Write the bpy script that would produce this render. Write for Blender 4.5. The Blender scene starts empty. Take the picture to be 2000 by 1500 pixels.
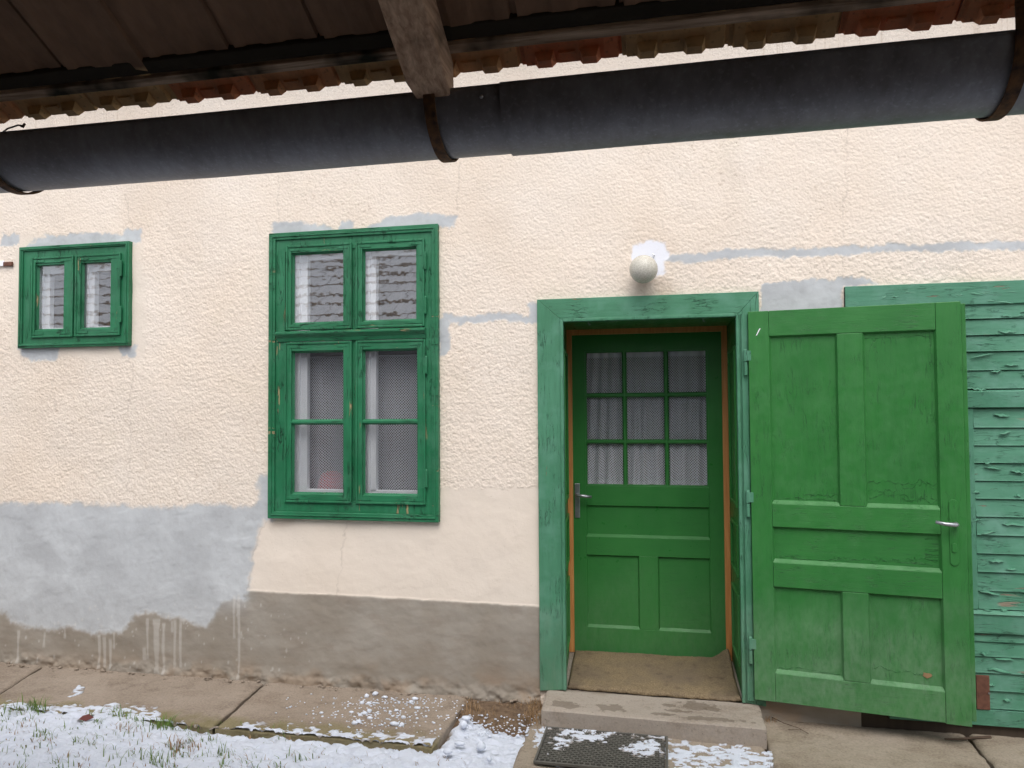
import bpy, bmesh, math, random
import numpy as np
from mathutils import Vector, Matrix

random.seed(3)
rng = np.random.default_rng(5)
sc = bpy.context.scene
col = sc.collection
R = math.radians

# ---------------------------------------------------------------- camera
FOC, CAM_D, CAM_H = 1450.0, 4.3, 1.69
def cam_axes(y, p, r):
    cy, sy = math.cos(y), math.sin(y); cp, sp = math.cos(p), math.sin(p); cr, sr = math.cos(r), math.sin(r)
    return np.array([[cy,-sy,0],[sy,cy,0],[0,0,1]]) @ np.array([[1,0,0],[0,cp,-sp],[0,sp,cp]]) @ np.array([[cr,0,sr],[0,1,0],[-sr,0,cr]])
CM = cam_axes(R(11.63), R(1.98), R(.377))
CP = np.array([0, -CAM_D, CAM_H])
cd = bpy.data.cameras.new('camera'); cam = bpy.data.objects.new('camera', cd); col.objects.link(cam)
cd.sensor_width = 36; cd.lens = FOC/2000*36; cd.clip_start = .05; cd.clip_end = 500
mw = Matrix.Identity(4)
for i in range(3):
    mw[i][0] = CM[i,0]; mw[i][1] = CM[i,2]; mw[i][2] = -CM[i,1]; mw[i][3] = CP[i]
cam.matrix_world = mw
sc.camera = cam

# ---------------------------------------------------------------- sky, sun, exposure
world = bpy.data.worlds.new('World'); sc.world = world; world.use_nodes = True
wn = world.node_tree; bg = wn.nodes['Background']
sky = wn.nodes.new('ShaderNodeTexSky'); sky.sky_type = 'NISHITA'; sky.sun_disc = False
SUN_EL, SUN_AZ = 58, 168          # degrees; azimuth measured so the soft sun stands over the yard, in front of the wall
sky.sun_elevation = R(SUN_EL); sky.sun_rotation = R(SUN_AZ)
sky.air_density = 1.0; sky.dust_density = 3.0; sky.ozone_density = 1.0
hs = wn.nodes.new('ShaderNodeHueSaturation'); hs.inputs['Saturation'].default_value = .32
wn.links.new(sky.outputs[0], hs.inputs['Color']); wn.links.new(hs.outputs[0], bg.inputs[0])
bg.inputs[1].default_value = .15
sd = bpy.data.lights.new('sun', 'SUN'); sun = bpy.data.objects.new('sun', sd); col.objects.link(sun)
sd.energy = 0.8; sd.angle = R(50); sd.color = (1, .97, .93)
az = R(SUN_AZ)
sdir = Vector((math.sin(az)*math.cos(R(SUN_EL)), math.cos(az)*math.cos(R(SUN_EL)), math.sin(R(SUN_EL))))
sun.rotation_euler = sdir.to_track_quat('Z', 'Y').to_euler()
sun.location = (0, -2, 12)
sc.view_settings.view_transform = 'Standard'; sc.view_settings.look = 'None'
sc.view_settings.gamma = 1; sc.view_settings.use_curve_mapping = False
sc.view_settings.exposure = 0.70
sc.cycles.use_denoising = True
sc.cycles.max_bounces = 6; sc.cycles.diffuse_bounces = 4; sc.cycles.glossy_bounces = 3; sc.cycles.transparent_max_bounces = 10
sc.cycles.caustics_reflective = False; sc.cycles.caustics_refractive = False

# ---------------------------------------------------------------- measuring helpers (photo pixel -> point on a real plane)
def ray(px, py): return CM @ np.array([(px-1000)/FOC, 1, -(py-750)/FOC])
def P(px, py, Y=0.):
    v = ray(px, py); return CP + v*((Y-CP[1])/v[1])
def G(px, py, Z=0.):
    v = ray(px, py); return CP + v*((Z-CP[2])/v[2])
def rect(xl, yt, xr, yb, Y=0.):
    xm, ym = (xl+xr)/2, (yt+yb)/2
    return P(xl,ym,Y)[0], P(xr,ym,Y)[0], P(xm,yb,Y)[2], P(xm,yt,Y)[2]
def project(X, Y, Z):
    q = np.stack([X-CP[0], Y-CP[1], Z-CP[2]], -1) @ CM
    d = np.maximum(q[...,1], .05)
    return 1000+FOC*q[...,0]/d, 750-FOC*q[...,2]/d

def srgb(r, g, b):
    f = lambda c: (c/255/12.92 if c/255 <= .04045 else ((c/255+.055)/1.055)**2.4)
    return (f(r), f(g), f(b), 1)

# numpy value noise
def vnoise(x, y, seed=0):
    xi = np.floor(x).astype(np.int64); yi = np.floor(y).astype(np.int64)
    xf = x-xi; yf = y-yi
    def h(a, b):
        n = (a*374761393 + b*668265263 + seed*974634777) & 0x7fffffff
        n = ((n ^ (n >> 13))*1274126177) & 0x7fffffff
        n = n ^ (n >> 16)
        return (n & 0xffff)/65535.
    u = xf*xf*(3-2*xf); v = yf*yf*(3-2*yf)
    return (h(xi,yi)*(1-u)+h(xi+1,yi)*u)*(1-v) + (h(xi,yi+1)*(1-u)+h(xi+1,yi+1)*u)*v
def fbm(x, y, oct=4, seed=0, gain=.5):
    s = 0; a = 1; t = 0
    for o in range(oct):
        s = s + a*vnoise(x*2**o+17.3*o, y*2**o-9.1*o, seed+o); t += a; a *= gain
    return s/t
def poly_sd(x, y, pts):
    """signed distance to a polygon, positive inside"""
    d = np.full(x.shape, 1e9); ins = np.zeros(x.shape, bool)
    n = len(pts)
    for i in range(n):
        ax, ay = pts[i]; bx, by = pts[(i+1) % n]
        ex, ey = bx-ax, by-ay; wx, wy = x-ax, y-ay
        t = np.clip((wx*ex+wy*ey)/(ex*ex+ey*ey+1e-9), 0, 1)
        d = np.minimum(d, (wx-ex*t)**2+(wy-ey*t)**2)
        c = ((ay > y) != (by > y)) & (x < ex*(y-ay)/(ey if abs(ey) > 1e-9 else 1e-9)+ax)
        ins ^= c
    d = np.sqrt(d); return np.where(ins, d, -d)
def line_d(x, y, pts):
    d = np.full(x.shape, 1e9)
    for (ax, ay), (bx, by) in zip(pts[:-1], pts[1:]):
        ex, ey = bx-ax, by-ay; wx, wy = x-ax, y-ay
        t = np.clip((wx*ex+wy*ey)/(ex*ex+ey*ey+1e-9), 0, 1)
        d = np.minimum(d, (wx-ex*t)**2+(wy-ey*t)**2)
    return np.sqrt(d)
def sstep(a, b, x):
    t = np.clip((x-a)/(b-a), 0, 1); return t*t*(3-2*t)

# ---------------------------------------------------------------- node helpers
class NT:
    def __init__(s, name):
        s.m = bpy.data.materials.new(name); s.m.use_nodes = True
        s.nt = s.m.node_tree; s.b = s.nt.nodes['Principled BSDF']
        s.out = s.nt.nodes['Material Output']; s.tc = s.nt.nodes.new('ShaderNodeTexCoord')
        s.obj = s.tc.outputs['Object']
    def put(s, sock, v):
        if isinstance(v, bpy.types.NodeSocket): s.nt.links.new(v, sock)
        else: sock.default_value = v
    def map(s, scale=(1,1,1), vec=None, loc=(0,0,0), rot=(0,0,0)):
        n = s.nt.nodes.new('ShaderNodeMapping'); s.put(n.inputs[0], vec or s.obj)
        n.inputs['Scale'].default_value = scale; n.inputs['Location'].default_value = loc; n.inputs['Rotation'].default_value = rot
        return n.outputs[0]
    def noise(s, scale, detail=4, rough=.55, vec=None, dist=0):
        n = s.nt.nodes.new('ShaderNodeTexNoise'); s.put(n.inputs['Vector'], vec or s.obj)
        n.inputs['Scale'].default_value = scale; n.inputs['Detail'].default_value = detail
        n.inputs['Roughness'].default_value = rough; n.inputs['Distortion'].default_value = dist
        return n.outputs[0]
    def voro(s, scale, feature='F1', vec=None, rand=1, out=0):
        n = s.nt.nodes.new('ShaderNodeTexVoronoi'); n.feature = feature; s.put(n.inputs['Vector'], vec or s.obj)
        n.inputs['Scale'].default_value = scale; n.inputs['Randomness'].default_value = rand
        return n.outputs[out]
    def rng(s, v, a, b, c=0., d=1.):
        n = s.nt.nodes.new('ShaderNodeMapRange'); n.clamp = True; s.put(n.inputs[0], v)
        for i, q in enumerate((a,b,c,d)): s.put(n.inputs[i+1], q)
        return n.outputs[0]
    def math(s, op, a, b=0.):
        n = s.nt.nodes.new('ShaderNodeMath'); n.operation = op; s.put(n.inputs[0], a); s.put(n.inputs[1], b); return n.outputs[0]
    def mix(s, f, a, b, mode='MIX'):
        n = s.nt.nodes.new('ShaderNodeMix'); n.data_type = 'RGBA'; n.blend_type = mode
        s.put(n.inputs[0], f); s.put(n.inputs[6], a); s.put(n.inputs[7], b); return n.outputs[2]
    def sep(s, v):
        n = s.nt.nodes.new('ShaderNodeSeparateXYZ'); s.put(n.inputs[0], v); return n.outputs
    def attr(s, name):
        n = s.nt.nodes.new('ShaderNodeAttribute'); n.attribute_name = name
        q = s.nt.nodes.new('ShaderNodeSeparateColor'); s.nt.links.new(n.outputs['Color'], q.inputs[0])
        return q.outputs[0], q.outputs[1], q.outputs[2], n.outputs['Alpha']
    def bump(s, h, strength=.5, dist=.01, normal=None):
        n = s.nt.nodes.new('ShaderNodeBump'); s.put(n.inputs['Height'], h)
        n.inputs['Strength'].default_value = strength; n.inputs['Distance'].default_value = dist
        if normal: s.nt.links.new(normal, n.inputs['Normal'])
        return n.outputs[0]
    def done(s, color, rough=.7, normal=None, metal=0., spec=.4):
        s.put(s.b.inputs['Base Color'], color); s.put(s.b.inputs['Roughness'], rough)
        s.put(s.b.inputs['Metallic'], metal); s.put(s.b.inputs['Specular IOR Level'], spec)
        if normal: s.nt.links.new(normal, s.b.inputs['Normal'])
        return s.m
    def rnd(s):
        return s.nt.nodes.new('ShaderNodeObjectInfo').outputs['Random']

def paint(name, c1, c2, axis, crack=.35, chip=0., grain=.2, chipcol=srgb(176,164,130), rough=.42, scuff=None, fade=None, relief=1.):
    k = NT(name)
    g = {'X': (.12,1,1), 'Z': (1,1,.12)}[axis]
    gv = k.map(g)
    r = k.rnd()
    base = k.mix(k.rng(k.noise(2.3, 4), .35, .65), c1, c2)
    base = k.mix(k.rng(k.noise(55, 3, vec=gv), .3, .7, 0, grain), base, srgb(20,50,30), 'MIX')
    if fade:                       # chalky sun-bleached blotches
        base = k.mix(k.rng(k.noise(5, 6, .65), .48, .72, 0, fade[1]), base, fade[0])
    cn = k.noise(34, 5, .6, gv, .8)
    ck = k.rng(k.math('ABSOLUTE', k.math('SUBTRACT', cn, .5)), .0, .018, 1, 0)
    ckm = k.math('MULTIPLY', ck, k.rng(k.noise(7, 3), .46, .62))
    base = k.mix(k.math('MULTIPLY', ckm, crack*1.6), base, srgb(12,34,24))
    h = k.math('ADD', k.math('MULTIPLY', k.noise(90, 5, .65, gv), .5), k.math('MULTIPLY', ckm, -crack*1.5))
    h = k.math('ADD', h, k.math('MULTIPLY', k.noise(14, 3), .35))
    ro = k.rng(k.noise(20, 3), .3, .7, rough-.08, rough+.14)
    if chip:
        cm = k.rng(k.noise(26, 6, .6, gv), .70-chip*.12, .715-chip*.12)
        cm = k.math('MULTIPLY', cm, k.rng(k.noise(4.5, 2), .5, .58))
        base = k.mix(cm, base, k.mix(k.noise(60, 3, vec=gv), chipcol, srgb(120,104,84)))
        h = k.math('ADD', h, k.math('MULTIPLY', cm, -1.2))
    if scuff:                      # pale splash dirt and brushed scuffs near the ground
        z = k.sep(k.obj)[2]
        m = k.math('MULTIPLY', k.rng(k.math('ADD', z, k.rng(k.noise(3.2, 4), .3, .7, -.28, .28)), scuff[1], scuff[0]), k.rng(k.noise(30, 6, .7, k.map((1,1,.45), rot=(0,.6,0))), .3, .75, .15, 1.))
        base = k.mix(k.math('MULTIPLY', m, scuff[3]), base, scuff[2])
        ro = k.math('ADD', ro, k.math('MULTIPLY', m, .25))
    return k.done(base, ro, k.bump(h, .55*relief, .004), spec=.35)

# ---------------------------------------------------------------- object helpers
def put(o, parent=None):
    col.objects.link(o)
    if parent is not None:
        o.parent = parent
        o.matrix_parent_inverse = PW[parent.name].inverted() if parent.name in PW else Matrix.Identity(4)
    return o
PW = {}
def thing(name, label, cat, loc=(0,0,0), group=None):
    o = bpy.data.objects.new(name, None); col.objects.link(o); o.location = loc
    o.empty_display_size = .1
    PW[o.name] = Matrix.Translation(loc)
    tag(o, label, cat, group); return o
def tag(o, label=None, cat=None, group=None, kind=None):
    if label: o['label'] = label
    if cat: o['category'] = cat
    if group: o['group'] = group
    if kind: o['kind'] = kind
    return o

class MB:
    def __init__(s): s.v = []; s.f = []; s.p = []
    def add(s, v, f):
        s.p.append((v, f)); n = len(s.v); s.v += [tuple(q) for q in v]; s.f += [tuple(i+n for i in q) for q in f]; return s
    def box(s, x0, x1, y0, y1, z0, z1):
        return s.add([(x0,y0,z0),(x1,y0,z0),(x1,y1,z0),(x0,y1,z0),(x0,y0,z1),(x1,y0,z1),(x1,y1,z1),(x0,y1,z1)],
                     [(0,3,2,1),(4,5,6,7),(0,1,5,4),(1,2,6,5),(2,3,7,6),(3,0,4,7)])
    def hexa(s, a, b):        # two quads (front, back) of 3D points, joined
        return s.add(list(a)+list(b), [(0,1,2,3),(7,6,5,4),(0,4,5,1),(1,5,6,2),(2,6,7,3),(3,7,4,0)])
    def prism_y(s, pts, y0, y1):   # outline (x,z) extruded in y
        n = len(pts)
        return s.add([(x,y0,z) for x,z in pts]+[(x,y1,z) for x,z in pts],
                     [tuple(range(n)), tuple(range(2*n-1,n-1,-1))]+[(i,i+n,(i+1)%n+n,(i+1)%n) for i in range(n)])
    def prism_x(s, pts, x0, x1):   # outline (y,z) extruded in x
        n = len(pts)
        return s.add([(x0,y,z) for y,z in pts]+[(x1,y,z) for y,z in pts],
                     [tuple(range(n)), tuple(range(2*n-1,n-1,-1))]+[(i,i+n,(i+1)%n+n,(i+1)%n) for i in range(n)])
    def tube(s, path, rad, n=8):
        path = [Vector(p) for p in path]; rad = rad if isinstance(rad, (list,tuple)) else [rad]*len(path)
        vs = []; fs = []
        for i, p in enumerate(path):
            d = (path[min(i+1,len(path)-1)]-path[max(i-1,0)]).normalized()
            a = d.cross(Vector((0,0,1)));
            if a.length < 1e-3: a = d.cross(Vector((1,0,0)))
            a.normalize(); b = d.cross(a)
            for k in range(n):
                t = 2*math.pi*k/n; vs.append(p+(a*math.cos(t)+b*math.sin(t))*rad[i])
        for i in range(len(path)-1):
            for k in range(n):
                fs.append((i*n+k, i*n+(k+1)%n, (i+1)*n+(k+1)%n, (i+1)*n+k))
        fs.append(tuple(range(n-1,-1,-1))); fs.append(tuple((len(path)-1)*n+k for k in range(n)))
        return s.add(vs, fs)
    def tray(s, x0, x1, z0, z1, y, depth, l, r, t, b):   # recessed door panel with sloping sides (front is -y)
        a, c = y, y+depth
        return s.add([(x0,a,z0),(x1,a,z0),(x1,a,z1),(x0,a,z1),(x0+l,c,z0+b),(x1-r,c,z0+b),(x1-r,c,z1-t),(x0+l,c,z1-t)],
                     [(4,5,6,7),(0,1,5,4),(1,2,6,5),(2,3,7,6),(3,0,4,7)])
    def each(s, name, mat, parent=None, bevel=0):
        return [MB().add(v, f).build(name, mat, parent, bevel) for v, f in s.p]
    def build(s, name, mat, parent=None, bevel=0, smooth=False, seg=2):
        me = bpy.data.meshes.new(name); me.from_pydata(s.v, [], s.f); me.update()
        bm = bmesh.new(); bm.from_mesh(me); bmesh.ops.recalc_face_normals(bm, faces=bm.faces); bm.to_mesh(me); bm.free()
        if mat: me.materials.append(mat)
        o = bpy.data.objects.new(name, me); put(o, parent)
        if bevel:
            md = o.modifiers.new('bevel', 'BEVEL'); md.width = bevel; md.segments = seg; md.limit_method = 'ANGLE'; md.angle_limit = R(40)
        if smooth: me.polygons.foreach_set('use_smooth', [True]*len(me.polygons))
        return o
def grid_mesh(name, V, nx, ny, mat, parent=None, keep=None, attrs=None, smooth=True):
    idx = np.arange(nx*ny).reshape(ny, nx)
    q = np.stack([idx[:-1,:-1], idx[:-1,1:], idx[1:,1:], idx[1:,:-1]], -1).reshape(-1, 4)
    if keep is not None: q = q[keep.reshape(-1)]
    me = bpy.data.meshes.new(name)
    me.vertices.add(len(V)); me.vertices.foreach_set('co', V.astype(np.float32).ravel())
    me.loops.add(q.size); me.loops.foreach_set('vertex_index', q.ravel().astype(np.int32))
    me.polygons.add(len(q)); me.polygons.foreach_set('loop_start', np.arange(0, q.size, 4, dtype=np.int32))
    me.polygons.foreach_set('loop_total', np.full(len(q), 4, np.int32))
    me.polygons.foreach_set('use_smooth', np.full(len(q), smooth, bool))
    me.update(calc_edges=True)
    for k, a in (attrs or {}).items():
        ca = me.color_attributes.new(k, 'FLOAT_COLOR', 'POINT'); ca.data.foreach_set('color', a.astype(np.float32).ravel())
    me.validate()
    if mat: me.materials.append(mat)
    o = bpy.data.objects.new(name, me); put(o, parent); return o

# ================================================================ MATERIALS
WG1, WG2 = srgb(36,108,72), srgb(46,122,84)        # window green, bluish
DG1, DG2 = srgb(48,114,54), srgb(56,124,60)        # fresh door green
AG1, AG2 = srgb(68,126,94), srgb(80,138,108)       # faded architrave green
BG1, BG2 = srgb(70,128,100), srgb(90,146,120)       # peeling barn door green
M = {}
for ax in 'XZ':
    M['win'+ax] = paint('window_paint_'+ax, WG1, WG2, ax, .6, .55, .22, srgb(186,176,128), .4, fade=(srgb(84,140,112), .35), relief=1.7)
    M['leaf'+ax] = paint('door_paint_'+ax, DG1, DG2, ax, .3, .0, .12, rough=.42, scuff=(.10, .80, srgb(140,160,140), .5), fade=(srgb(84,142,88), .2), relief=.8)
    M['inner'+ax] = paint('inner_door_paint_'+ax, DG1, DG2, ax, .12, .0, .05, rough=.35, scuff=(.2, .75, srgb(120,140,116), .25), relief=.5)
    M['arch'+ax] = paint('faded_paint_'+ax, AG1, AG2, ax, .45, .12, .14, srgb(150,120,90), .5, fade=(srgb(110,160,140), .5), scuff=(.1,.7,srgb(120,136,118),.5), relief=1.3)
    M['barn'+ax] = paint('peeling_paint_'+ax, BG1, BG2, ax, .42, .62, .14, srgb(150,142,126), .45, fade=(srgb(120,164,150), .5), relief=1.3)
k = NT('barn_flake'); M['flake'] = k.done(k.mix(k.noise(30), BG1, BG2), .5)

# pine strip
k = NT('raw_pine'); gv = k.map((1,1,.06))
c = k.mix(k.rng(k.noise(60, 4, vec=gv), .3, .7), srgb(212,150,92), srgb(188,122,68))
M['pine'] = k.done(c, .5, k.bump(k.noise(90, 3, vec=gv), .2, .003))
# weathered rafter
k = NT('old_wood'); gv = k.map((1,.12,.12), rot=(R(-30),0,0)); gv = k.map((14,1.0,14))
w = k.noise(6, 6, .6, gv, .4)
c = k.mix(k.rng(w, .3, .7), srgb(146,114,90), srgb(216,184,154)); c = k.mix(k.rng(k.noise(9, 4), .55, .75), c, srgb(86,72,56))
M['rafter'] = k.done(c, .85, k.bump(w, .8, .006))
k = NT('batten_wood'); gv = k.map((.6,14,14)); w = k.noise(6, 6, .65, gv, .3)
c = k.mix(k.rng(w, .35, .65), srgb(130,108,86), srgb(214,190,164)); c = k.mix(k.rng(k.noise(4, 4), .5, .62), c, srgb(38,40,24))
M['batten'] = k.done(c, .9, k.bump(w, .8, .006))
k = NT('shed_boards'); gv = k.map((8,8,.5)); M['shed'] = k.done(k.mix(k.noise(3, 5, vec=gv), srgb(50,42,36), srgb(84,72,60)), .9)
k = NT('shade_batten'); M['battendark'] = k.done(k.mix(k.noise(8,4), srgb(34,32,22), srgb(58,50,38)), .95, k.bump(k.noise(40,4), .6, .005))  # near-black colour carries the shade behind the first batten
# clay tile with snow on the outer side
k = NT('clay_tile'); rnd = k.rnd()
c = k.mix(k.rng(rnd, .35, .75), srgb(222,186,134), srgb(236,146,104)); c = k.mix(k.rng(rnd, .8, .95), c, srgb(226,196,146))
c = k.mix(k.rng(k.noise(12, 5, .65), .5, .85, 0, .8), c, srgb(150,126,98)); c = k.mix(k.rng(k.noise(60, 3), .6, .75, 0, .5), c, srgb(60,50,38))
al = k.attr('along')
soot_shade = k.mix(k.rng(k.noise(5, 5, .65, k.map((1,.5,1))), .35, .65), srgb(94,72,54), srgb(134,104,80))
c = k.mix(k.rng(k.math('ADD', al[0], k.rng(k.noise(9, 4), .3, .7, -.06, .06)), .16, .26), c, soot_shade)   # sooty dust plus underside shade painted in behind the batten; eave ends stay bright
geo = k.nt.nodes.new('ShaderNodeNewGeometry')
up = k.math('MULTIPLY', al[1], k.rng(k.math('ADD', al[0], k.rng(k.noise(7, 3), .3, .7, -.03, .03)), .05, .10))
c = k.mix(up, k.mix(k.math('MULTIPLY', al[1], .7), c, srgb(84,78,78)), srgb(244,247,252))
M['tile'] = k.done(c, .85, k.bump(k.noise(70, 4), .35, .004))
# zinc gutter
k = NT('zinc'); st = k.noise(30, 4, .6, k.map((1.6,.8,.8)))
c = k.mix(k.rng(st, .3, .75), srgb(134,134,138), srgb(160,162,168)); c = k.mix(k.rng(k.noise(2.2, 6, .65), .45, .7, 0, .6), c, srgb(96,90,90)); c = k.mix(k.rng(k.noise(120, 2), .55, .75, 0, .35), c, srgb(176,180,188))
M['zinc'] = k.done(c, k.rng(st, .3, .7, .42, .62), k.bump(st, .12, .002), metal=.45)
k = NT('rusty_strap'); n = k.noise(50, 5); M['rust'] = k.done(k.mix(k.rng(n,.35,.65), srgb(60,44,32), srgb(110,76,44)), .8, k.bump(n, .5, .003))
k = NT('rust_plate'); n = k.noise(30, 5); M['rustplate'] = k.done(k.mix(k.rng(n,.35,.65), srgb(92,60,48), srgb(116,78,62)), .75, k.bump(n, .3, .003))
k = NT('worn_metal'); M['metal'] = k.done(k.mix(k.noise(60,3), srgb(150,152,158), srgb(190,192,196)), .35, metal=.85)
k = NT('white_paint'); M['white'] = k.done(k.mix(k.rng(k.noise(6,4),.4,.7), srgb(246,246,250), srgb(236,236,242)), .5, k.bump(k.noise(40,3), .15, .003))
k = NT('dark_interior'); M['dark'] = k.done(k.mix(k.noise(2), srgb(96,92,92), srgb(120,116,114)), .9)
k = NT('red_glaze'); M['red'] = k.done(k.mix(k.noise(9), srgb(214,14,40), srgb(228,40,60)), .4)
# window glass: thin clear sheet, faintly wavy and a little dusty
def glass(name, wav, dust, ior):
    k = NT(name); nt = k.nt
    gl = nt.nodes.new('ShaderNodeBsdfGlossy'); gl.inputs['Roughness'].default_value = .02
    tr = nt.nodes.new('ShaderNodeBsdfTransparent'); tr.inputs[0].default_value = (.985,.99,.99,1)
    fr = nt.nodes.new('ShaderNodeFresnel'); fr.inputs[0].default_value = ior
    bp = k.bump(k.noise(5, 2, vec=k.map((1,1,2.2))), wav, .02)
    nt.links.new(bp, gl.inputs['Normal'])
    ms = nt.nodes.new('ShaderNodeMixShader'); bf = nt.nodes.new('ShaderNodeNewGeometry').outputs['Backfacing']; nt.links.new(k.math('MULTIPLY', fr.outputs[0], k.math('SUBTRACT', 1, bf)), ms.inputs[0]); nt.links.new(tr.outputs[0], ms.inputs[1]); nt.links.new(gl.outputs[0], ms.inputs[2])
    df = nt.nodes.new('ShaderNodeBsdfDiffuse'); df.inputs[0].default_value = (.7,.72,.78,1)
    m2 = nt.nodes.new('ShaderNodeMixShader'); nt.links.new(k.rng(k.noise(9,5,.65), .45, .8, dust*.4, dust), m2.inputs[0])
    nt.links.new(ms.outputs[0], m2.inputs[1]); nt.links.new(df.outputs[0], m2.inputs[2])
    nt.links.new(m2.outputs[0], k.out.inputs[0]); return k.m
M['glass'] = glass('window_glass', .02, .05, 3.2)
M['glassdoor'] = glass('door_glass', .03, .04, 1.7)
# lace: woven white threads with real holes
def lace(name, cell, sx):
    k = NT(name); nt = k.nt
    uv = nt.nodes.new('ShaderNodeUVMap').outputs[0]
    s = k.sep(uv)
    a = k.math('SINE', k.math('MULTIPLY', k.math('ADD', s[0], s[1]), math.pi/cell)); b = k.math('SINE', k.math('MULTIPLY', k.math('SUBTRACT', s[0], s[1]), math.pi/cell))
    hole = k.rng(k.math('ABSOLUTE', k.math('MULTIPLY', a, b)), .40+sx, .54+sx)
    al = k.attr('hem')[0]
    hole = k.math('MULTIPLY', hole, k.math('SUBTRACT', 1, al))
    df = nt.nodes.new('ShaderNodeBsdfDiffuse'); df.inputs[0].default_value = srgb(238,238,246)
    tl = nt.nodes.new('ShaderNodeBsdfTranslucent'); tl.inputs[0].default_value = srgb(236,236,244)
    m1 = nt.nodes.new('ShaderNodeMixShader'); m1.inputs[0].default_value = .3
    nt.links.new(df.outputs[0], m1.inputs[1]); nt.links.new(tl.outputs[0], m1.inputs[2])
    tr = nt.nodes.new('ShaderNodeBsdfTransparent')
    ms = nt.nodes.new('ShaderNodeMixShader'); nt.links.new(hole, ms.inputs[0]); nt.links.new(m1.outputs[0], ms.inputs[1]); nt.links.new(tr.outputs[0], ms.inputs[2])
    nt.links.new(ms.outputs[0], k.out.inputs[0]); return k.m
M['lace'] = lace('lace', .0175, 0.); M['lacedoor'] = lace('door_lace', .0175, .1)
# concrete
def concrete(name, c1, c2, c3, bumpy=.5, moss=0, spots=()):
    k = NT(name)
    c = k.mix(k.rng(k.noise(2.2, 6, .6), .35, .65), c1, c2)
    c = k.mix(k.rng(k.noise(7, 6, .65), .52, .72, 0, .8), c, c3)
    c = k.mix(k.rng(k.noise(3.4, 6, .7, k.map((.6,1.4,1))), .52, .66, 0, .5), c, srgb(98,82,68))
    c = k.mix(k.rng(k.noise(90, 4), .35, .75, 0, .35), c, srgb(190,176,158))
    c = k.mix(k.rng(k.noise(30, 5, .7), .58, .7, 0, .4), c, srgb(92,78,64))
    c = k.mix(k.rng(k.voro(38), .06, .12, .55, 0), c, srgb(64,54,44))
    if moss:
        y = k.sep(k.obj)[1]
        m = k.math('MULTIPLY', k.rng(k.math('ADD', y, k.rng(k.noise(6,4),.3,.7,-.09,.09)), moss, moss-.12), .55)
        c = k.mix(m, c, srgb(112,106,56))
    for (sx_, sy_, rx_, ry_) in spots:      # damp marks soaked into the top
        v_ = k.map((1/rx_, 1/ry_, .0), loc=(-sx_/rx_, -sy_/ry_, 0))
        ln_ = k.nt.nodes.new('ShaderNodeVectorMath'); ln_.operation = 'LENGTH'; k.put(ln_.inputs[0], v_)
        d_ = k.math('ADD', ln_.outputs['Value'], k.rng(k.noise(22, 4), .3, .7, -.55, .55))
        c = k.mix(k.math('MULTIPLY', k.rng(d_, .95, .8), .55), c, srgb(96,84,72))
    h = k.math('ADD', k.math('MULTIPLY', k.noise(16, 5, .65), 1), k.math('MULTIPLY', k.noise(120, 2), .4))
    return k.done(c, .88, k.bump(h, bumpy, .008), spec=.25)
M['slab'] = concrete('pavement_concrete', srgb(148,135,122), srgb(132,119,106), srgb(106,93,82), .9, -.5)
M['slabr'] = concrete('paving_right', srgb(150,139,125), srgb(138,127,111), srgb(118,108,90), .8)
M['step'] = concrete('step_concrete', srgb(158,148,138), srgb(148,138,128), srgb(136,124,112), .3, 0, [G(a,b,.08)[:2].tolist()+[w_,h_] for a,b,w_,h_ in ((1105,1375,.10,.05),(1195,1382,.085,.06),(1325,1388,.08,.02),(1360,1377,.085,.06),(1395,1386,.05,.03),(1380,1403,.19,.025),(1300,1394,.07,.02),(1310,1377,.05,.03))])
k = NT('earth'); n = k.noise(30, 6, .7)
M['earth'] = k.done(k.mix(k.rng(n,.3,.7), srgb(84,66,50), srgb(136,114,92)), .95, k.bump(n, 1, .02))
k = NT('snow'); n = k.noise(60, 5, .6)
c0 = k.mix(k.rng(k.noise(16, 5, .65), .62, .8, 0, .25), srgb(216,222,234), srgb(176,176,176))
c = k.mix(k.rng(k.attr('depth')[0], .0, .4), srgb(142,132,122), c0)     # thin slush lets the ground colour through
M['snowc'] = None
M['snow'] = k.done(c, .6, k.bump(k.math('ADD', n, k.noise(220,2)), .6, .012), spec=.3)
k = NT('snow_clods'); M['snowc'] = k.done(srgb(218,224,236), .6, k.bump(k.noise(90,4), .5, .008), spec=.3)
k = NT('coir'); n = k.noise(140, 3, .7, k.map((1,1,.4)))
c = k.mix(k.rng(n,.3,.7), srgb(106,91,70), srgb(156,138,110)); c = k.mix(k.rng(k.noise(3.5,5,.65),.42,.68,0,.75), c, srgb(108,96,84)); c = k.mix(k.rng(k.noise(14,5,.7),.55,.75,0,.5), c, srgb(78,64,48))
M['coir'] = k.done(c, .95, k.bump(n, 1, .006), spec=.1)
k = NT('rubber'); M['rubber'] = k.done(k.mix(k.noise(20,4), srgb(70,69,66), srgb(110,107,100)), .6, k.bump(k.noise(90), .3, .003))
k = NT('green_grass'); M['grass'] = k.done(k.mix(k.noise(9), srgb(70,104,38), srgb(120,140,66)), .7)
k = NT('dry_grass'); M['dry'] = k.done(k.mix(k.noise(12), srgb(120,94,66), srgb(170,140,104)), .85)
k = NT('dead_leaf'); M['leafbrown'] = k.done(k.mix(k.noise(30), srgb(84,34,38), srgb(110,60,48)), .7)
k = NT('twig'); M['twig'] = k.done(k.mix(k.noise(40), srgb(64,50,42), srgb(96,80,66)), .9)

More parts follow.
